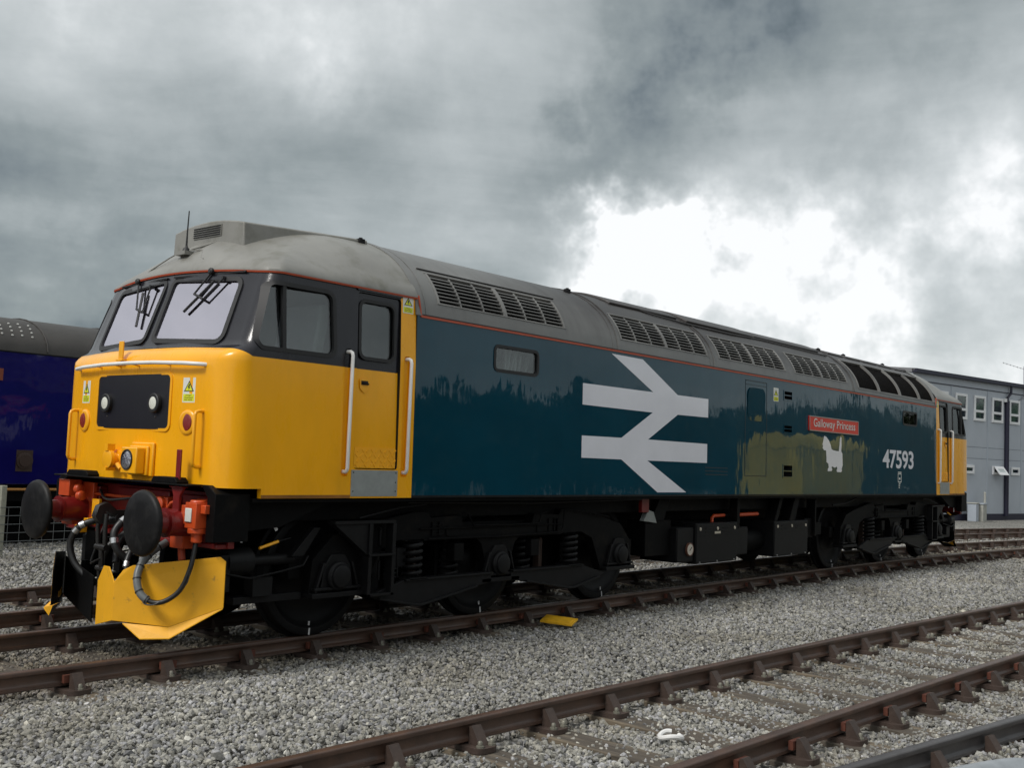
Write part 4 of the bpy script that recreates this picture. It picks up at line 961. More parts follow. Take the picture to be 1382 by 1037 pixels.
for x in (1.83,4.04,6.25):
    for s in (-1,1): wheel_mb(x,s).build('wheel',[under2,chalk],bogo,smooth=40)
    MB().tube([(x,-.7,.5715),(x,.7,.5715)],.09,16).build('axle',under,bogo)
    dx=.42 if x<5 else -.42
    MB().tube([(x+dx,-.55,.56),(x+dx,.55,.56)],.33,20).box(x+dx-.32,x+dx+.32,-.5,.5,.26,.6).box(x+min(dx,0)*.9,x+max(dx,0)*.9,-.5,.5,.30,.88).build('traction_motor',under,bogo,bev=.01)
    for s in (-1,1):
        m=MB(); m.prism(rpoly([(x-.19,.44),(x+.19,.44),(x+.15,.66),(x+.08,.76),(x-.08,.76),(x-.15,.66)],.03,3),'y',s*.95,s*1.135)
        m.lathe((x,s*1.13,.57),(0,s,0),[(0,.130),(.035,.128),(.05,.105),(.075,.100),(.085,.06)],24); m.box(x-.30,x+.30,s*.98,s*1.17,.385,.43); m.box(x-.27,x+.27,s*.98,s*1.16,.45,.475)
        for dx in (-.24,.24): m.obox((x+dx*.85,s*1.13,.56),(.012,0,0),(0,.02,0),(-dx*.18,0,.13))
        m.build('axle_box',under2,bogo,bev=.006)
for s in (-1,1):
    for k in (1,-1):
        f=(lambda x:x) if k==1 else (lambda x:2*BX-x)
        m=MB().prism([(f(4.2),.475),(f(5.16),.495),(f(5.45),.485),(f(5.90),.37),(f(5.78),.33),(f(5.3),.235),(f(5.2),.235),(f(4.44),.36),(f(4.2),.39)],'y',s*1.12,s*1.17)
        m.box(f(4.2),f(5.45),s*1.09,s*1.20,.475,.495); m.prism([(f(4.44),.355),(f(5.2),.232),(f(5.3),.232),(f(5.78),.325),(f(5.78),.345),(f(5.3),.255),(f(5.2),.255),(f(4.44),.375)],'y',s*1.09,s*1.20)
        m.build('equalising_beam',under2,bogo,bev=.004)
        MB().spring(f(5.29),s*1.10,.50,.86,.085,.019,5.5).box(f(5.17),f(5.41),s*1.0,s*1.2,.485,.503).build('spring',under2,bogo,smooth=60)
        MB().spring(f(4.62),s*.95,.44,.80,.085,.019,5).build('spring',under2,bogo,smooth=60)
        m=MB().box(f(4.58),f(4.72),s*1.0,s*1.12,.62,.80); m.build('damper',under,bogo,bev=.008)
        m=MB().obox((f(5.02) if k==1 else f(5.04),s*.86,.57),(.03,0,0),(0,.045,0),(0,0,.22)); m.build('brake_block',rustred,bogo,bev=.01)
        m=MB().obox((f(4.75),s*.86,.57),(.02,0,.0),(0,.04,0),(0,0,.2)); m.build('brake_hanger',under,bogo)
    # outer end gear: brake cylinder, pipes, step cabinet
    m=MB().lathe((.70,s*1.02,.735),(1,0,0),[(0,.10),(.20,.115),(.24,.115),(.26,.05),(.72,.045)],18); m.tube([(.62,s*1.1,.66),(.9,s*1.12,.60),(1.2,s*1.12,.64),(1.45,s*1.12,.68),(1.5,s*1.12,.76)],.010,6); m.prism([(1.32,.76),(1.55,1.0),(1.63,1.0),(1.45,.76)],'y',s*1.06,s*1.12); m.box(.8,1.5,s*.95,s*1.05,.38,.44); m.box(.95,1.15,s*.98,s*1.1,.44,.60); m.box(.62,.72,s*.7,s*1.1,.5,.8)
    m.build('brake_cylinder',under2,bogo,bev=.004)
    m=MB().tube([(.98,s*1.12,.845),(1.17,s*1.12,.895)],.013,8,0).tube([(1.17,s*1.12,.895),(1.3,s*1.12,.92)],.006,6,1); m.box(.78,.80,s*1.12,s*1.13,.90,1.00,2); m.obox((1.12,s*1.13,1.02),(.020,0,-.03),(0,.003,0),(.012,0,.008),2); m.build('brake_handle',[yellow,under2,chalk],bogo)
    m=MB()
    yo=s*1.24; yi=s*1.14
    m.box(1.69,2.42,yi,yo,1.03,1.06); m.prism([(1.70,1.03),(2.12,1.03),(2.12,.73)],'y',yi,s*1.22); m.box(2.10,2.14,yi,yo,.37,1.03); m.box(2.39,2.43,yi,yo,.37,1.03); m.box(2.10,2.43,s*1.02,yo,.37,.395); m.box(2.10,2.43,s*1.02,yo+s*.01,.735,.755); m.box(2.12,2.41,s*1.0,s*1.05,.39,1.03)
    for x,z in ((2.22,.85),(2.32,.83),(2.25,.92),(2.22,.55),(2.32,.53),(2.3,.62),(2.2,.64)): m.lathe((x,s*1.05,z),(0,s,0),[(0,.022),(.03,.022)],8)
    m.box(2.13,2.22,s*1.1,s*1.12,.80,.83); m.tube([(2.34,s*1.12,.5),(2.34,s*1.12,.68)],.015,6); m.tube([(2.34,s*1.12,.82),(2.34,s*1.12,.98)],.015,6)
    m.build('footstep',under2,bogo,bev=.003)
    m=MB().tube([(2.0,s*1.2,1.08),(2.5,s*1.2,1.17),(2.85,s*1.2,1.20)],.009,6); m.box(2.50,2.72,s*1.0,s*1.08,.60,.78); m.tube([(2.6,s*1.08,.78),(2.62,s*1.08,.50)],.012,6)
    for i in range(3): m.tube([(2.42,s*1.1,.50+i*.04),(2.58,s*1.1,.51+i*.04)],.008,6)
    m.build('pipework',under2,bogo)
# ---------------- front gear (all of it is copied to the far end)
front=[]
fb=MB().box(.60,.66,-1.22,1.22,.86,1.30); fb.box(.50,.66,-1.20,1.20,.86,.90); fb.box(.56,.60,-.40,.40,.86,1.28)
for s in (-1,1): fb.box(.52,.60,s*.66,s*1.07,.86,1.27)
front.append(fb.build('buffer_beam',red,loco,bev=.008))
tr=MB().box(.28,.62,-1.08,1.06,1.352,1.366,0)
tr.prism([(-1.08,1.366),(-1.16,1.366),(-1.27,1.30),(-1.27,.92),(-1.16,.92),(-1.16,1.27),(-1.08,1.352)],'x',.42,.75)
tr.prism([(1.06,1.366),(1.16,1.366),(1.27,1.30),(1.27,.92),(1.16,.92),(1.16,1.27),(1.06,1.352)],'x',.42,.75)
for y in (-.73,.66): tr.prism(rpoly([(y-.21,1.366),(y+.20,1.366),(y+.15,1.415),(y-.15,1.415)],.01,2),'x',.29,.40)
front.append(tr.build('apron',under,loco,bev=.004))
for s in (-1,1):
    b=MB().lathe((.56,s*.865,1.055),(-1,0,0),[(0,.15),(.03,.15),(.035,.115),(.30,.108),(.31,.118),(.325,.118),(.33,.085),(.44,.080)],28,0)
    b.lathe((.27,s*.865,1.055),(-1,0,0),[(0,.088),(.035,.088)],24,1)
    bo=b.build('buffer',[red,steel],loco,smooth=40); front.append(bo)
    MB().lathe((.135,s*.865,1.055),(-1,0,0),[(0,.10),(.05,.13),(.07,.255),(.088,.262),(.105,.256),(.118,.235),(.128,.15),(.131,.02)],44).build('buffer_head',bufm,bo,smooth=50)
# drawhook and screw coupling
ck=MB().prism(rpoly([(.56,1.00),(.56,1.10),(.30,1.10),(.22,1.17),(.14,1.14),(.11,1.05),(.16,.985),(.24,1.0),(.22,1.04),(.19,1.06),(.20,1.10),(.26,1.06),(.34,1.00)],.012,2),'y',-.035,.035)
for s in (-1,1):
    ck.tube([(.20,s*.05,1.07),(.19,s*.06,.95),(.20,s*.055,.80)],.020,10)
    ck.tube([(.22,s*.06,.62),(.24,s*.065,.45),(.26,s*.03,.36),(.26,0,.34)],.018,10)
ck.tube([(.20,-.08,.79),(.20,.08,.79)],.028,10); ck.tube([(.20,0,.80),(.215,0,.61)],.024,10); ck.tube([(.22,-.08,.61),(.22,.08,.61)],.026,10); ck.tube([(.21,0,.70),(.10,-.02,.66)],.010,8)
front.append(ck.build('screw_coupling',mat('oily_coupling',(.018,.017,.016),.3,bump=.002,bscale=40),loco,bev=0,smooth=45))
# jumper and control boxes
bx=MB(); bx.box(.34,.48,-1.135,-.985,1.02,1.225,0); bx.box(.48,.50,-1.22,-.93,.97,1.25,0); bx.lathe((.41,-1.06,1.225),(0,0,1),[(0,.07),(.02,.06)],14,0); bx.lathe((.41,-1.06,1.02),(0,0,-1),[(0,.075),(.04,.075),(.045,.045),(.11,.045),(.115,.035)],16,0); bx.box(.38,.47,-1.20,-1.135,1.14,1.21,0); bx.box(.328,.340,-1.085,-1.00,1.07,1.18,1); bx.box(.34,.43,-.985,-.93,1.05,1.20,0)
for i in range(3): bx.lathe((.44,-1.17,1.18-.06*i),(0,-1,0),[(0,.015),(.012,.015)],8,0)
front.append(bx.build('jumper_cable_box',[orange,stw],loco,bev=.006))
bx=MB(); bx.box(.33,.45,.86,1.05,1.17,1.32,0); bx.lathe((.45,.95,1.24),(1,0,0),[(0,.07),(.06,.07)],14,0); bx.obox((.40,.93,1.03),(.06,0,.02),(0,.10,0),(-.03,0,.10),1); bx.obox((.325,.95,1.08),(.005,0,.002),(0,.055,0),(-.014,0,.05),2); bx.box(.48,.52,.7,1.1,.98,1.3,0)
for y,z in ((.80,1.24),(.76,1.18)): bx.lathe((.38,y,z),(0,-1,0),[(0,.045),(.05,.045),(.06,.03)],12,0)
front.append(bx.build('jumper_cable_box',[orange,mat('dull_orange_paint',(.36,.05,.015),.5,var=.2,vscale=9),stw],loco,bev=.006))
bx=MB(); bx.box(.42,.55,-.60,-.42,1.08,1.24,0); bx.lathe((.44,-.52,1.18),(-1,0,0),[(0,.06),(.05,.06),(.06,.04)],14,0); bx.tube([(.40,-.62,1.13),(.38,-.72,1.20),(.42,-.80,1.24)],.016,8); bx.tube([(.5,-.3,1.21),(.5,.1,1.20),(.5,.7,1.20)],.014,8); bx.box(.40,.52,-.88,-.70,.84,.96,0); bx.tube([(.46,-.78,.84),(.46,-.80,.74)],.03,10)
front.append(bx.build('air_cock',orange,loco,bev=.005))
lv_=MB().box(.325,.340,-.900,-.840,1.30,1.64); lv_.prism([(-.97,1.335),(-.80,1.335),(-.83,1.27),(-.83,1.10),(-.92,1.10),(-.92,1.27)],'x',.322,.345); lv_.box(.30,.36,-.98,-.80,1.335,1.345)
front.append(lv_.build('lever',red,loco,bev=.003))
jy=MB().box(.44,.47,.52,.64,.98,1.16); jy.box(.36,.46,.55,.62,.93,.99); jy.box(.30,.40,.62,.66,.86,.93)
front.append(jy.build('hose_bracket',yellow,loco,bev=.004))
# hoses
hosem=mat('black_hose',(.014,.014,.014),.4); clampm=mat('hose_clamp',(.6,.6,.6),.25,metal=.9); greyhose=mat('grey_spiral_hose',(.13,.14,.14),.4)
def bez(pts,n=10):
    out=[]; P=[Vector(p) for p in pts]; P=[P[0]*2-P[1]]+P+[P[-1]*2-P[-2]]
    for i in range(1,len(P)-2):
        for k in range(n):
            t=k/n; out.append(.5*((2*P[i])+(-P[i-1]+P[i+1])*t+(2*P[i-1]-5*P[i]+4*P[i+1]-P[i+2])*t*t+(-P[i-1]+3*P[i]-3*P[i+1]+P[i+2])*t**3))
    out.append(P[-2]); return out
def hose(pts,r,clamps=(),spiral=None,hm=None):
    p=bez(pts); m=MB().tube(p,r,12,0)
    for c in clamps:
        i=int(c*(len(p)-2)); d=(p[i+1]-p[i]); m.lathe(p[i],d,[(0,r*1.12),(.045,r*1.12)],14,1)
    if spiral:
        for i in range(int(spiral[0]*len(p)),int(spiral[1]*len(p)),3): m.lathe(p[i],p[i+1]-p[i],[(0,r*1.18),(.010,r*1.18)],14,0)
    return m.build('air_hose',[hm or hosem,clampm],loco,smooth=60)
front+= [hose([(.50,.40,1.0),(.36,.42,.98),(.26,.50,.92),(.22,.56,.78),(.24,.52,.62),(.30,.40,.50),(.32,.28,.46)],.030,(.28,.36)),
 hose([(.50,.30,.98),(.38,.26,1.0),(.30,.12,1.0),(.32,-.05,1.03)],.038),
 hose([(.50,-.10,1.08),(.32,-.16,1.04),(.22,-.16,.93),(.22,-.20,.80),(.30,-.24,.70)],.032,(.30,.62)),
 hose([(.52,-.22,.90),(.34,-.28,.82),(.24,-.34,.68),(.24,-.40,.57),(.27,-.44,.50)],.024,(.5,)),
 hose([(.5,.5,.95),(.40,.42,.80),(.36,.45,.62)],.010),
 hose([(.52,.12,.92),(.36,.16,.78),(.32,.20,.60),(.34,.18,.40)],.026,(.93,)),
 hose([(.5,.62,1.24),(.42,.35,1.17),(.45,0.,1.20)],.012),
 hose([(.50,.02,.95),(.36,.0,.82),(.30,-.06,.66)],.028,())]
p_=bez([(.40,-.66,.88),(.24,-.66,.78),(.13,-.70,.64),(.12,-.78,.49),(.20,-.90,.43),(.30,-1.02,.52),(.36,-1.07,.70),(.41,-1.06,.92)])
m=MB(); i1=int(len(p_)*.50); m.tube(p_[:i1+1],.031,12,2); m.tube(p_[i1-1:],.020,12,0)
for i in range(4,i1,6): m.lathe(p_[i],p_[i+1]-p_[i],[(0,.035),(.009,.035)],14,0)
front.append(m.build('jumper_cable',[hosem,clampm,greyhose],loco,smooth=60))
m=MB().tube(bez([(.12,-.77,.48),(.13,-.83,.42),(.17,-.90,.42),(.21,-.93,.45)]),.006,6); m.tube(bez([(.31,-1.04,.55),(.33,-1.09,.60),(.36,-1.08,.70)]),.004,6); front.append(m.build('cable_tie',hosem,loco))
# plough: two swept blades and their inner plates, 10 mm plate with black backs
ploy=mat('snowplough_yellow',(.86,.42,.012),.42,var=.06,vscale=3,bump=.003,bscale=7,wave=.006,col2=(.30,.15,.04),c2scale=11,c2lo=.62,c2hi=.72,c2amt=.7)
def plate(m,pts,nrm,t=.012):
    n=len(pts); N_=Vector(nrm).normalized()*t; a=[Vector(p) for p in pts]; b=[p+N_ for p in a]
    m.add(a+b,[tuple(range(n)),tuple(range(2*n-1,n-1,-1))]+[(i,i+n,(i+1)%n+n,(i+1)%n) for i in range(n)],[0,1]+[0]*n)
for s in (-1,1):
    m=MB()
    # main blade from the fold (x .06) back to the outer edge (x .58)
    OU=(.545,1.20,.800,.575,1.235,.765,.400) if s<0 else (.40,1.00,.66,.42,1.03,.62,.30)
    plate(m,[(.045,s*.50,.255),(.045,s*.50,.560),(.085,s*.56,.66),(.125,s*.63,.700),(OU[0],s*OU[1],OU[2]),(OU[3],s*OU[4],OU[5]),(OU[3],s*OU[4],OU[6]),(.33,s*.87,.225)],(.8,-s*.55,0))
    if s>0: m.m=[0]+[1]*(len(m.m)-1)
    # bottom lip reaching forwards
    plate(m,[(.10,s*.57,.242),(.33,s*.87,.225),(OU[3],s*OU[4],OU[6]),(.30,s*.93,.150) if s<0 else (.25,1.02,.16),(.16,s*.74,.135)][::-1],(0,0,-1),.010)
    # inner plate turning back towards the coupling; the far one is black
    if s>0: plate(m,[(.19,.08,.15),(.19,.08,.54),(.40,.97,.62),(.40,.97,.27)],(1,-.2,0)); m.m[-6:]=[1]*6
    if s<0: plate(m,[(.045,s*.50,.255),(.17,s*.06,.150),(.17,s*.06,.500),(.30,s*.10,.60),(.30,s*.30,.665),(.125,s*.50,.665),(.045,s*.50,.560)] if False else [(.045,s*.50,.255),(.17,s*.03,.150),(.17,s*.03,.520),(.13,s*.18,.655),(.085,s*.34,.665),(.045,s*.50,.560)],(.95,0,0))
    m.box(.45,.60,s*.70,s*.78,.45,.60,1); m.box(.50,.60,s*.66,s*.82,.45,.90,1)
    m.build('snowplough_blade',[ploy,under],loco,smooth=0,bev=.003); front.append(bpy.data.objects[-1] if False else [o for o in loco.children if o.name.startswith('snowplough_blade')][-1])
# ---------------- second cab, bogie and end gear: the same, turned round
for o in [cabo,bogo]+front:
    c=copy_tree(o,loco); c.rotation_euler=(0,0,math.pi)
    if 'label' in c:
        del c['label']
        c['label']='yellow farther cab' if o is cabo else 'farther three-axle black bogie'

# ============================================================ BLUE COACH beyond the fence
blue=mat('deep_blue_paint',(.007,.006,.095),.3,var=.12,vscale=1.5,coat=.8,coatr=.04,wave=.012,spec=.05)
croof=mat('coach_roof_dark_grey',(.040,.036,.032),.6,var=.2,vscale=2.5,bump=.003,bscale=8)
CY0,CY1=9.4,12.15; CX0,CX1=-13.,8.
coach=empty('railway_coach',((CX0+CX1)/2,(CY0+CY1)/2,0)); tag(coach,'dark blue railway coach with grey roof standing behind the locomotive','coach')
m=MB().prism([(CY0,.88),(CY1,.88),(CY1+.0,3.10),(CY0,3.10)],'x',CX0,CX1); body2=m.build('body',blue,coach,smooth=0,bev=.02)
cyc=(CY0+CY1)/2; w2=(CY1-CY0)/2+.012
arcp=[(cyc-w2*math.cos(t),3.10+.68*math.sin(t)) for t in np.linspace(0,math.pi,19)]
ro2=MB().prism(arcp,'x',CX0-.02,CX1+.02).build('roof',croof,coach,smooth=30)
m=MB()
for k in range(14): 
    x=CX0+.75+1.5*k
    pts=[(cyc-(w2+.008)*math.cos(t),3.10+.69*math.sin(t)) for t in np.linspace(.05,math.pi-.05,17)]
    m.tube([(x,a,b) for a,b in pts],.012,6)
m.build('roof_rib',croof,ro2)
m=MB()
for i in range(9):
    for j in range(4):
        if i>6 and j==3: continue
        t=.42+.13*j+.02*(i%2); x=4.02-.17*i+.02*j
        y=cyc-(w2+.004)*math.cos(t); z=3.10+.684*math.sin(t); m.lathe((x,y,z),(0,-math.cos(t),math.sin(t)),[(0,.020),(.012,.016)],8)
m.build('roof_glint_dot',mat('pale_glint_dots',(.5,.5,.47),.5),ro2)  # pale discs stand in for dotted light reflections on the coach roof
m=MB().box(CX0,CX1,CY0-.012,CY0,3.085,3.105); m.build('gutter',under2,body2)
m=MB().box(1.2,3.52,CY0-.02,CY0-.001,2.60,2.80); m.build('nameboard',mat('brown_red_board',(.22,.05,.02),.5),body2)
m=MB().lathe((3.98,CY0,1.28),(0,-1,0),[(0,.14),(.03,.14),(.035,.10),(.05,.10)],20).box(3.84,4.12,CY0-.008,CY0,1.10,1.46); m.build('filler_cap',mat('dull_brown_cap',(.045,.025,.018),.5),body2)
for bx in (-10,4.6):
    m=MB()
    m.prism(rpoly([(bx-1.6,.45),(bx-1.1,.85),(bx+1.1,.85),(bx+1.6,.45),(bx+1.3,.35),(bx+.9,.62),(bx-.9,.62),(bx-1.3,.35)],.05,2),'y',CY0+.25,CY0+.33); m.box(bx-.4,bx+.4,CY0+.2,CY0+.3,.35,.6)
    bo=m.build('bogie',under,coach)
    for dx in (-1.3,1.3): MB().lathe((bx+dx,CY0+.55,.46),(0,-1,0),[(0,.46),(.12,.45),(.13,.15),(.17,.1)],28).build('wheel',under2,bo,smooth=40)
m=MB().box(CX0+.3,CX1-.3,CY0+.1,CY1-.1,.6,.88); m.box(-2.,3.0,CY0+.15,CY0+.9,.02,.62); m.box(6.4,7.8,CY0+.15,CY0+.9,.02,.62); m.box(-8,7.9,CY0+.6,CY0+.9,-.15,.6); m.box(-6,-2,CY0+.1,CY0+.9,.3,.62); m.build('underframe',under,coach)  # low boxes added to block the lit ground behind and keep the gap dark
m=MB().tube([(CX0,CY0-.02,.80),(CX1,CY0-.02,.80)],.022,8); m.build('sill_pipe',mat('ochre_pipe',(.42,.19,.04),.5),coach)
m=MB().lathe((3.25,CY0+.12,.42),(0,-1,0),[(0,.16),(.10,.16),(.12,.12)],16); m.build('axle_cap',mat('ochre_axle_cap',(.22,.11,.02),.5),coach)
# ============================================================ FENCE between the far track and the coach
fence=empty('wire_fence',(3.,8.1,-.22)); tag(fence,'low netting fence on pale posts in front of the blue coach','fence')
postm=mat('weathered_post',(.30,.30,.24),.8,var=.2,vscale=8,bump=.003,bscale=30); wirem=mat('fence_wire',(.16,.17,.17),.4,metal=.5)
def yfn(x): return 8.0+.03*(x-3)
for x in (-3.1,0.0,3.02,6.05,9.1,12.2):
    MB().prism(rrect(x-.045,x+.045,yfn(x)-.045,yfn(x)+.045,.01,2),'z',-.3,.93).build('post',postm,fence,bev=.008)
m=MB(); zz_=[-.17,-.05,.08,.21,.34,.47,.60]
for z in zz_: m.tube([(-3.1,yfn(-3.1)-.05,z),(12.2,yfn(12.2)-.05,z)],.0045,5)
x=-3.0
while x<12.1: m.tube([(x,yfn(x)-.05,zz_[0]),(x,yfn(x)-.05,zz_[-1])],.0035,4); x+=.185
m.build('wire_netting',wirem,fence,smooth=30)
# ============================================================ GREY BUILDING
clad=mat('grey_cladding',(.40,.435,.48),.5,var=.05,vscale=1.2,bump=.0,wave=.004)
clad2=mat('pale_grey_gable',(.38,.42,.47),.5,var=.04)
navy=mat('dark_navy_trim',(.012,.012,.03),.45); upvc=mat('white_window_frame',(.74,.75,.76),.35)
wing=mat('building_window_glass',(.015,.022,.035),.08,coat=.6,col2=(.05,.09,.07),c2scale=1.2,c2lo=.45,c2hi=.55)
concr=mat('pale_concrete',(.38,.38,.34),.8,var=.15,vscale=4)
P1=Vector((43.7,8.65,0)); D1=Vector((10.2,-1.97,0)).normalized(); N1=Vector((-D1.y,D1.x,0))   # N1 points away from the camera
def BW(s_,z,d=0.): p=P1+D1*s_-N1*d; return (p.x,p.y,z)
bld=empty('office_building',BW(11,-.5,-6)); tag(bld,'grey clad two-storey building with white windows behind the far end of the locomotive','building')
S0,S1,DP=-.12,26.,9.; GZ=-.55
m=MB(); v=[BW(S0,GZ),BW(S1,GZ),BW(S1,6.17),BW(S0,6.17),BW(S0,GZ,-DP),BW(S1,GZ,-DP),BW(S1,6.95,-DP),BW(S0,6.95,-DP)]
m.add(v,[(0,1,2,3),(5,4,7,6),(1,5,6,2),(3,2,6,7),(4,5,1,0)],0); m.add(v,[(4,0,3,7)],1)
wall=m.build('wall',[clad,clad2],bld,smooth=0)
def panel(name,s0,s1,z0,z1,d0,d1,mt,par,bev=0):
    m=MB(); m.add([BW(s0,z0,d0),BW(s1,z0,d0),BW(s1,z1,d0),BW(s0,z1,d0),BW(s0,z0,d1),BW(s1,z0,d1),BW(s1,z1,d1),BW(s0,z1,d1)],[(0,1,2,3),(4,5,6,7),(0,1,5,4),(1,2,6,5),(2,3,7,6),(3,0,4,7)]); return m.build(name,mt,par,smooth=0,bev=bev)
# roof edge: navy gutter and capping
m=MB(); 
m.add([BW(S0-.05,6.175,-.02),BW(S1,6.175,-.02),BW(S1,6.175,.22),BW(S0-.05,6.175,.22),BW(S0-.05,6.345,-.02),BW(S1,6.345,-.02),BW(S1,6.345,.22),BW(S0-.05,6.345,.22)],[(0,3,2,1),(4,5,6,7),(0,1,5,4),(1,2,6,5),(2,3,7,6),(3,0,4,7)])
m.build('gutter',navy,bld,smooth=0)
m=MB(); m.add([BW(S0-.05,6.35,.18),BW(S1,6.35,.18),BW(S1,7.16,-DP),BW(S0-.05,7.16,-DP),BW(S0-.05,6.18,.0),BW(S1,6.18,.0),BW(S1,6.97,-DP),BW(S0-.05,6.97,-DP)],[(0,1,2,3),(7,6,5,4),(3,2,6,7),(1,5,6,2),(4,0,3,7)]); m.build('roof',mat('building_roof_sheet',(.20,.20,.21),.5),bld,smooth=0)
panel('trim_band',S0,S1,5.805,5.845,.002,.03,navy,wall)
panel('plinth',S0,S1,GZ,-.18,.002,.04,navy,wall)
jm=mat('cladding_joint',(.13,.15,.18),.6)
m=MB()
k=-.2
while k<S1:
    m.add([BW(k-.05,-.18,.002),BW(k+.05,-.18,.002),BW(k+.05,5.8,.002),BW(k-.05,5.8,.002),BW(k-.05,-.18,.02),BW(k+.05,-.18,.02),BW(k+.05,5.8,.02),BW(k-.05,5.8,.02)],[(0,1,5,4),(1,2,6,5),(4,5,6,7),(3,0,4,7)]); k+=3.43
for q_ in loose(m): q_.build('cladding_rib',clad2,wall,smooth=0)
m=MB()
for z in (2.455,3.00):
    m.add([BW(S0,z,.004),BW(S1,z,.004),BW(S1,z+.022,.004),BW(S0,z+.022,.004)],[(0,1,2,3)])
m.build('cladding_joint',jm,wall,smooth=0)
def window(s0,s1,z0,z1,tr=None,name='window',tilt=0):
    fw=.125
    out=[(s0,z0),(s1,z0),(s1,z1),(s0,z1)]; inn=[(s0+fw,z0+fw),(s1-fw,z0+fw),(s1-fw,z1-fw),(s0+fw,z1-fw)]
    F=lambda u,v,a: BW(u,v,a)
    m=MB().ring(out,inn,F,.002,.07)
    if tr: m.slab([(s0+fw,tr-.06),(s1-fw,tr-.06),(s1-fw,tr+.06),(s0+fw,tr+.06)],F,.002,.065)
    w=m.build(name,upvc,bld,smooth=0,bev=.01)
    if not tilt:
        MB().slab(inn,F,.006,.03).build('pane',wing,w,smooth=0)
    else:
        MB().slab(inn,F,.006,.012).build('pane',navy,w,smooth=0)
        Ft=lambda u,v,a: BW(u,v+.0,a+.08+(z1-v)*.75)
        m2=MB().ring(out,inn,Ft,0,.05).build('sash',upvc,w,smooth=0); MB().slab(inn,Ft,.01,.03).build('sash_pane',wing,m2,smooth=0) if False else None
        MB().slab(inn,Ft,.01,.03).build('sash_pane',mat('pale_sky_glass',(.45,.50,.50),.1),w,smooth=0)
k=1.80
i=0
while k<24: 
    window(k,k+1.07,4.28,5.50,4.75); k+=1.742
k=4.42;i=0
for a in (.2,2.3,4.46,7.15,9.0,11.2,13.4,15.6,17.8): window(a,a+.87,1.73,2.14,None,'window',tilt=(a==7.15))
m=MB().tube([BW(8.42,-.3,.09),BW(8.42,5.40,.09)],.115,10); m.build('drainpipe',navy,bld,smooth=60)
m=MB().tube([BW(8.42,5.35,.09),BW(8.47,5.6,.10),BW(8.75,5.80,.12),BW(8.80,6.2,.12)],.06,8); m.build('drainpipe_neck',navy,bld,smooth=60)
m=MB().tube([BW(10.2,5.6,.05),BW(10.2,7.3,.05)],.013,6).tube([BW(8.9,7.40,-.4),BW(10.35,7.10,.2)],.010,6); 
for q in range(7):
    a=Vector(BW(8.95+.2*q,7.39-.042*q,-.38+.08*q)); m.tube([a-Vector((0,0,.05)),a+Vector((0,0,.05))],.007,5)
m.tube([BW(10.2,5.75,.05),BW(9.7,5.5,.03)],.02,6)
m.build('aerial',mat('aerial_metal',(.25,.25,.26),.4,metal=.6),bld)
panel('lamp_box',8.12,8.32,5.35,5.52,.02,.14,upvc,wall)
# cabinets and post at the foot of the wall
c=BW(5.1,-.45,.45)
t=empty('service_cabinet',c); tag(t,'pale service cabinet at the foot of the grey building, left of the thin post','cabinet','service cabinets at the foot of the building')
cx,cy,cz=c; MB().box(cx-.28,cx+.28,cy-.25,cy+.25,-.5,.30).build('cabinet_body',concr,t,bev=.02); MB().box(cx-.31,cx+.31,cy-.28,cy+.28,.30,.36).build('cabinet_lid',clad2,t,bev=.01)
c=BW(4.5,-.45,.45); t=empty('service_cabinet',c); tag(t,'whitish cabinet nearest the locomotive buffer at the foot of the building','cabinet','service cabinets at the foot of the building')
cx,cy,cz=c; MB().box(cx-.2,cx+.2,cy-.2,cy+.2,-.5,.33).build('cabinet_body',clad2,t,bev=.02); MB().box(cx-.23,cx+.23,cy-.23,cy+.23,.33,.38).build('cabinet_lid',concr,t,bev=.01)
c=BW(5.5,-.45,.5); m=MB().tube([(c[0],c[1],-.5),(c[0],c[1],.82)],.055,10).lathe((c[0],c[1],.82),(0,0,1),[(0,.065),(.05,.05),(.07,.01)],10); o=m.build('marker_post',concr,None,origin=(c[0],c[1],-.5)); tag(o,'thin pale post standing beside the cabinets by the grey building','post')
# ============================================================ SMALL THINGS ON THE BALLAST
yp=mat('yellow_board',(.82,.45,.02),.5,var=.15,vscale=12)
m=MB().obox((5.10,-1.14,-.118),(.105,.035,.02),(.022,-.205,.0),(-.0,.0,.011),0); m.obox((5.10,-1.14,-.106),(.075,.025,.014),(.018,-.17,0),(0,0,.004),0)
o=m.build('yellow_board',yp,None,origin=(5.10,-1.14,-.13),bev=.003); tag(o,'small flat yellow board lying on the ballast beside the locomotive rail','board')
m=MB(); ring=[(1.84+.075*math.cos(a),-4.60+.075*math.sin(a),-.150+.012*math.sin(a*2)) for a in np.linspace(.5,2*math.pi-.2,26)]
m.tube(ring,.017,8); o=m.build('plastic_ring',mat('white_plastic',(.75,.74,.72),.35),None,origin=(1.84,-4.6,-.17)); tag(o,'broken white plastic ring lying between the foreground rails','plastic ring')
# galvanised barrier rail, bottom right corner, close to the camera
galv=mat('galvanised_tube',(.40,.42,.44),.38,metal=.55,var=.2,vscale=9,bump=.001,bscale=20)
bt=empty('barrier_rail',(-1.39,-7.55,-.22)); tag(bt,'grey metal barrier tube curving down at the bottom right corner','barrier')
PB=[(-2.9,-7.05,.86),(-1.85,-7.36,.865),(-1.50,-7.465,.862),(-1.40,-7.50,.845),(-1.33,-7.525,.80),(-1.30,-7.54,.72),(-1.29,-7.545,.5),(-1.29,-7.545,-.25)]
MB().tube(bez([(a+.12,b-.14,c+.012) for a,b,c in PB],8),.052,24).build('tube',galv,bt,smooth=60)
MB().lathe((-1.17,-7.685,-.23),(0,0,1),[(0,.09),(.012,.09),(.013,.055),(.03,.05)],20).build('foot_flange',galv,bt)
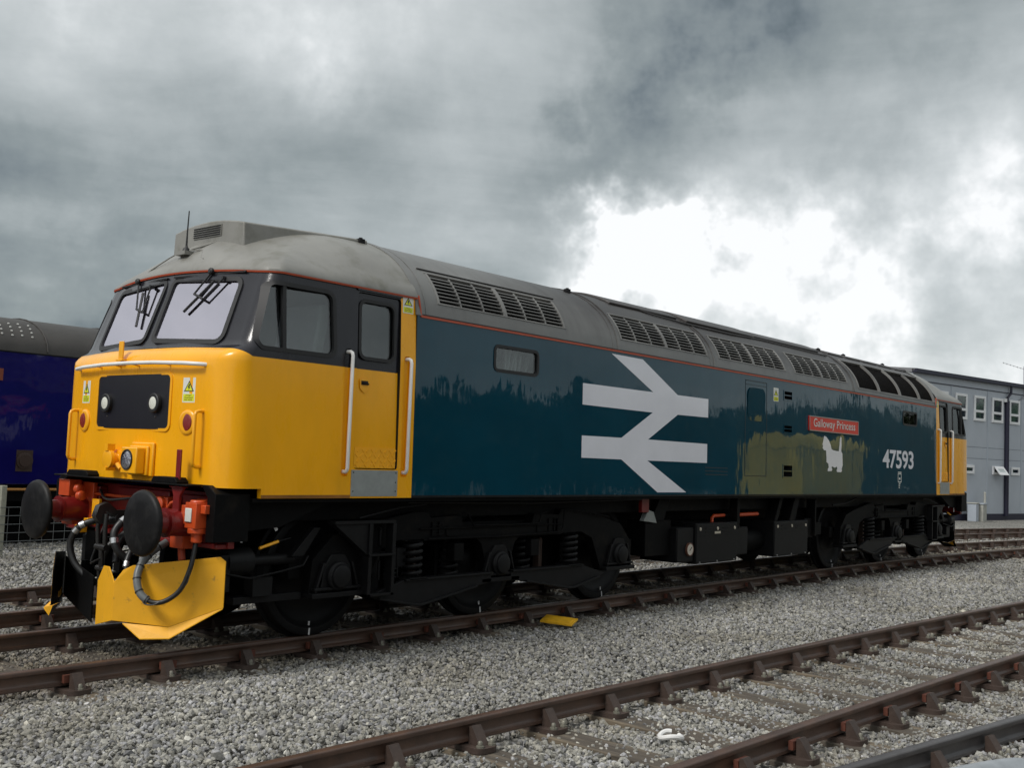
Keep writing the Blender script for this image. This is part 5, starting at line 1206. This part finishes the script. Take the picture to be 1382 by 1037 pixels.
# ============================================================ BEHIND THE CAMERA: what the glossy paint reflects
def wood():
    m=bpy.data.materials.new('tree_foliage'); m.use_nodes=True; b=m.node_tree.nodes['Principled BSDF']; b.inputs['Base Color'].default_value=(.022,.034,.014,1); b.inputs['Roughness'].default_value=.8
    bark=mat('tree_bark',(.05,.04,.03),.9)
    V=[];F=[];MI=[]
    r=np.random.default_rng(5); x=-60.
    while x<175:
        h=8.9+.9*math.sin(x*.11)+.7*math.sin(x*.37+1)+r.uniform(-.8,.8)
        if x>98: h+=2.2
        y=-47+r.uniform(-3,3); R_=r.uniform(2.6,4.2)
        o=len(V); k=6
        for q,(zz,rr) in enumerate(((-.3,.28),(h*.55,.12))):
            for a in range(k): V.append((x+rr*math.cos(a*1.047),y+rr*math.sin(a*1.047),zz))
        for a in range(k): F.append((o+a,o+(a+1)%k,o+k+(a+1)%k,o+k+a)); MI.append(1)
        nl=1300
        u=r.normal(size=(nl,3)); u/=np.linalg.norm(u,axis=1,keepdims=True); rad_=r.uniform(.25,1,nl)**.5*(.8+.25*np.sin(u[:,0]*5+x)*np.sin(u[:,2]*6+1))
        P=u*rad_[:,None]*np.array([R_,R_,h*.56]); P[:,2]+=h*.46; P[:,0]+=x; P[:,1]+=y; P[:,2]=np.maximum(P[:,2],-.1)
        for p in P:
            s_=r.uniform(.3,.6); a=r.normal(size=3); a/=np.linalg.norm(a); b_=np.cross(a,r.normal(size=3)); b_/=np.linalg.norm(b_)
            o=len(V); V+= [tuple(p+s_*a),tuple(p+s_*.6*b_),tuple(p-s_*a),tuple(p-s_*.6*b_)]; F.append((o,o+1,o+2,o+3)); MI.append(0)
        x+=r.uniform(2.0,3.4)
    q=MB(); q.v=V; q.f=F; q.m=MI; o=q.build('woodland',[m,bark],None,origin=(40,-47,-.2),smooth=0,fix=False); tag(o,'belt of dark green trees across the yard, mirrored in the glossy paint','woodland',kind='stuff')
wood()
def wagon():
    ym=mat('yellow_wagon_paint',(.55,.43,.04),.5,var=.35,vscale=.7)
    w=empty('yellow_wagon',(41.3,-15.3,-.2)); tag(w,'yellow covered wagon across the yard, mirrored in the teal paint','wagon')
    x0,x1,y0,y1=38.0,44.6,-16.6,-14.
    b=MB().prism([(y0,.75),(y1,.75),(y1,3.0),(y0,3.0)],'x',x0,x1).build('body',ym,w,smooth=0,bev=.03)
    pts=[((y0+y1)/2+1.32*math.cos(t),3.0+.62*math.sin(t)) for t in np.linspace(0,math.pi,13)]
    MB().prism(pts,'x',x0-.02,x1+.02).build('roof',ym,w,smooth=30)
    for i in range(5): MB().box(x0+.5+1.15*i,x0+.58+1.15*i,y1,y1+.05,.8,2.95).build('rib',ym,b,smooth=0)
    MB().box(x0+.1,x1-.1,y0+.2,y1-.2,.5,.75).build('underframe',under,w)
    for x in (x0+1.5,x0+3.2,x1-3.2,x1-1.5):
        for y in (y0+.6,y1-.6): MB().lathe((x,y-.06,.28),(0,1,0),[(0,.48),(.12,.48)],24).build('wheel',under2,w,smooth=30)
wagon()
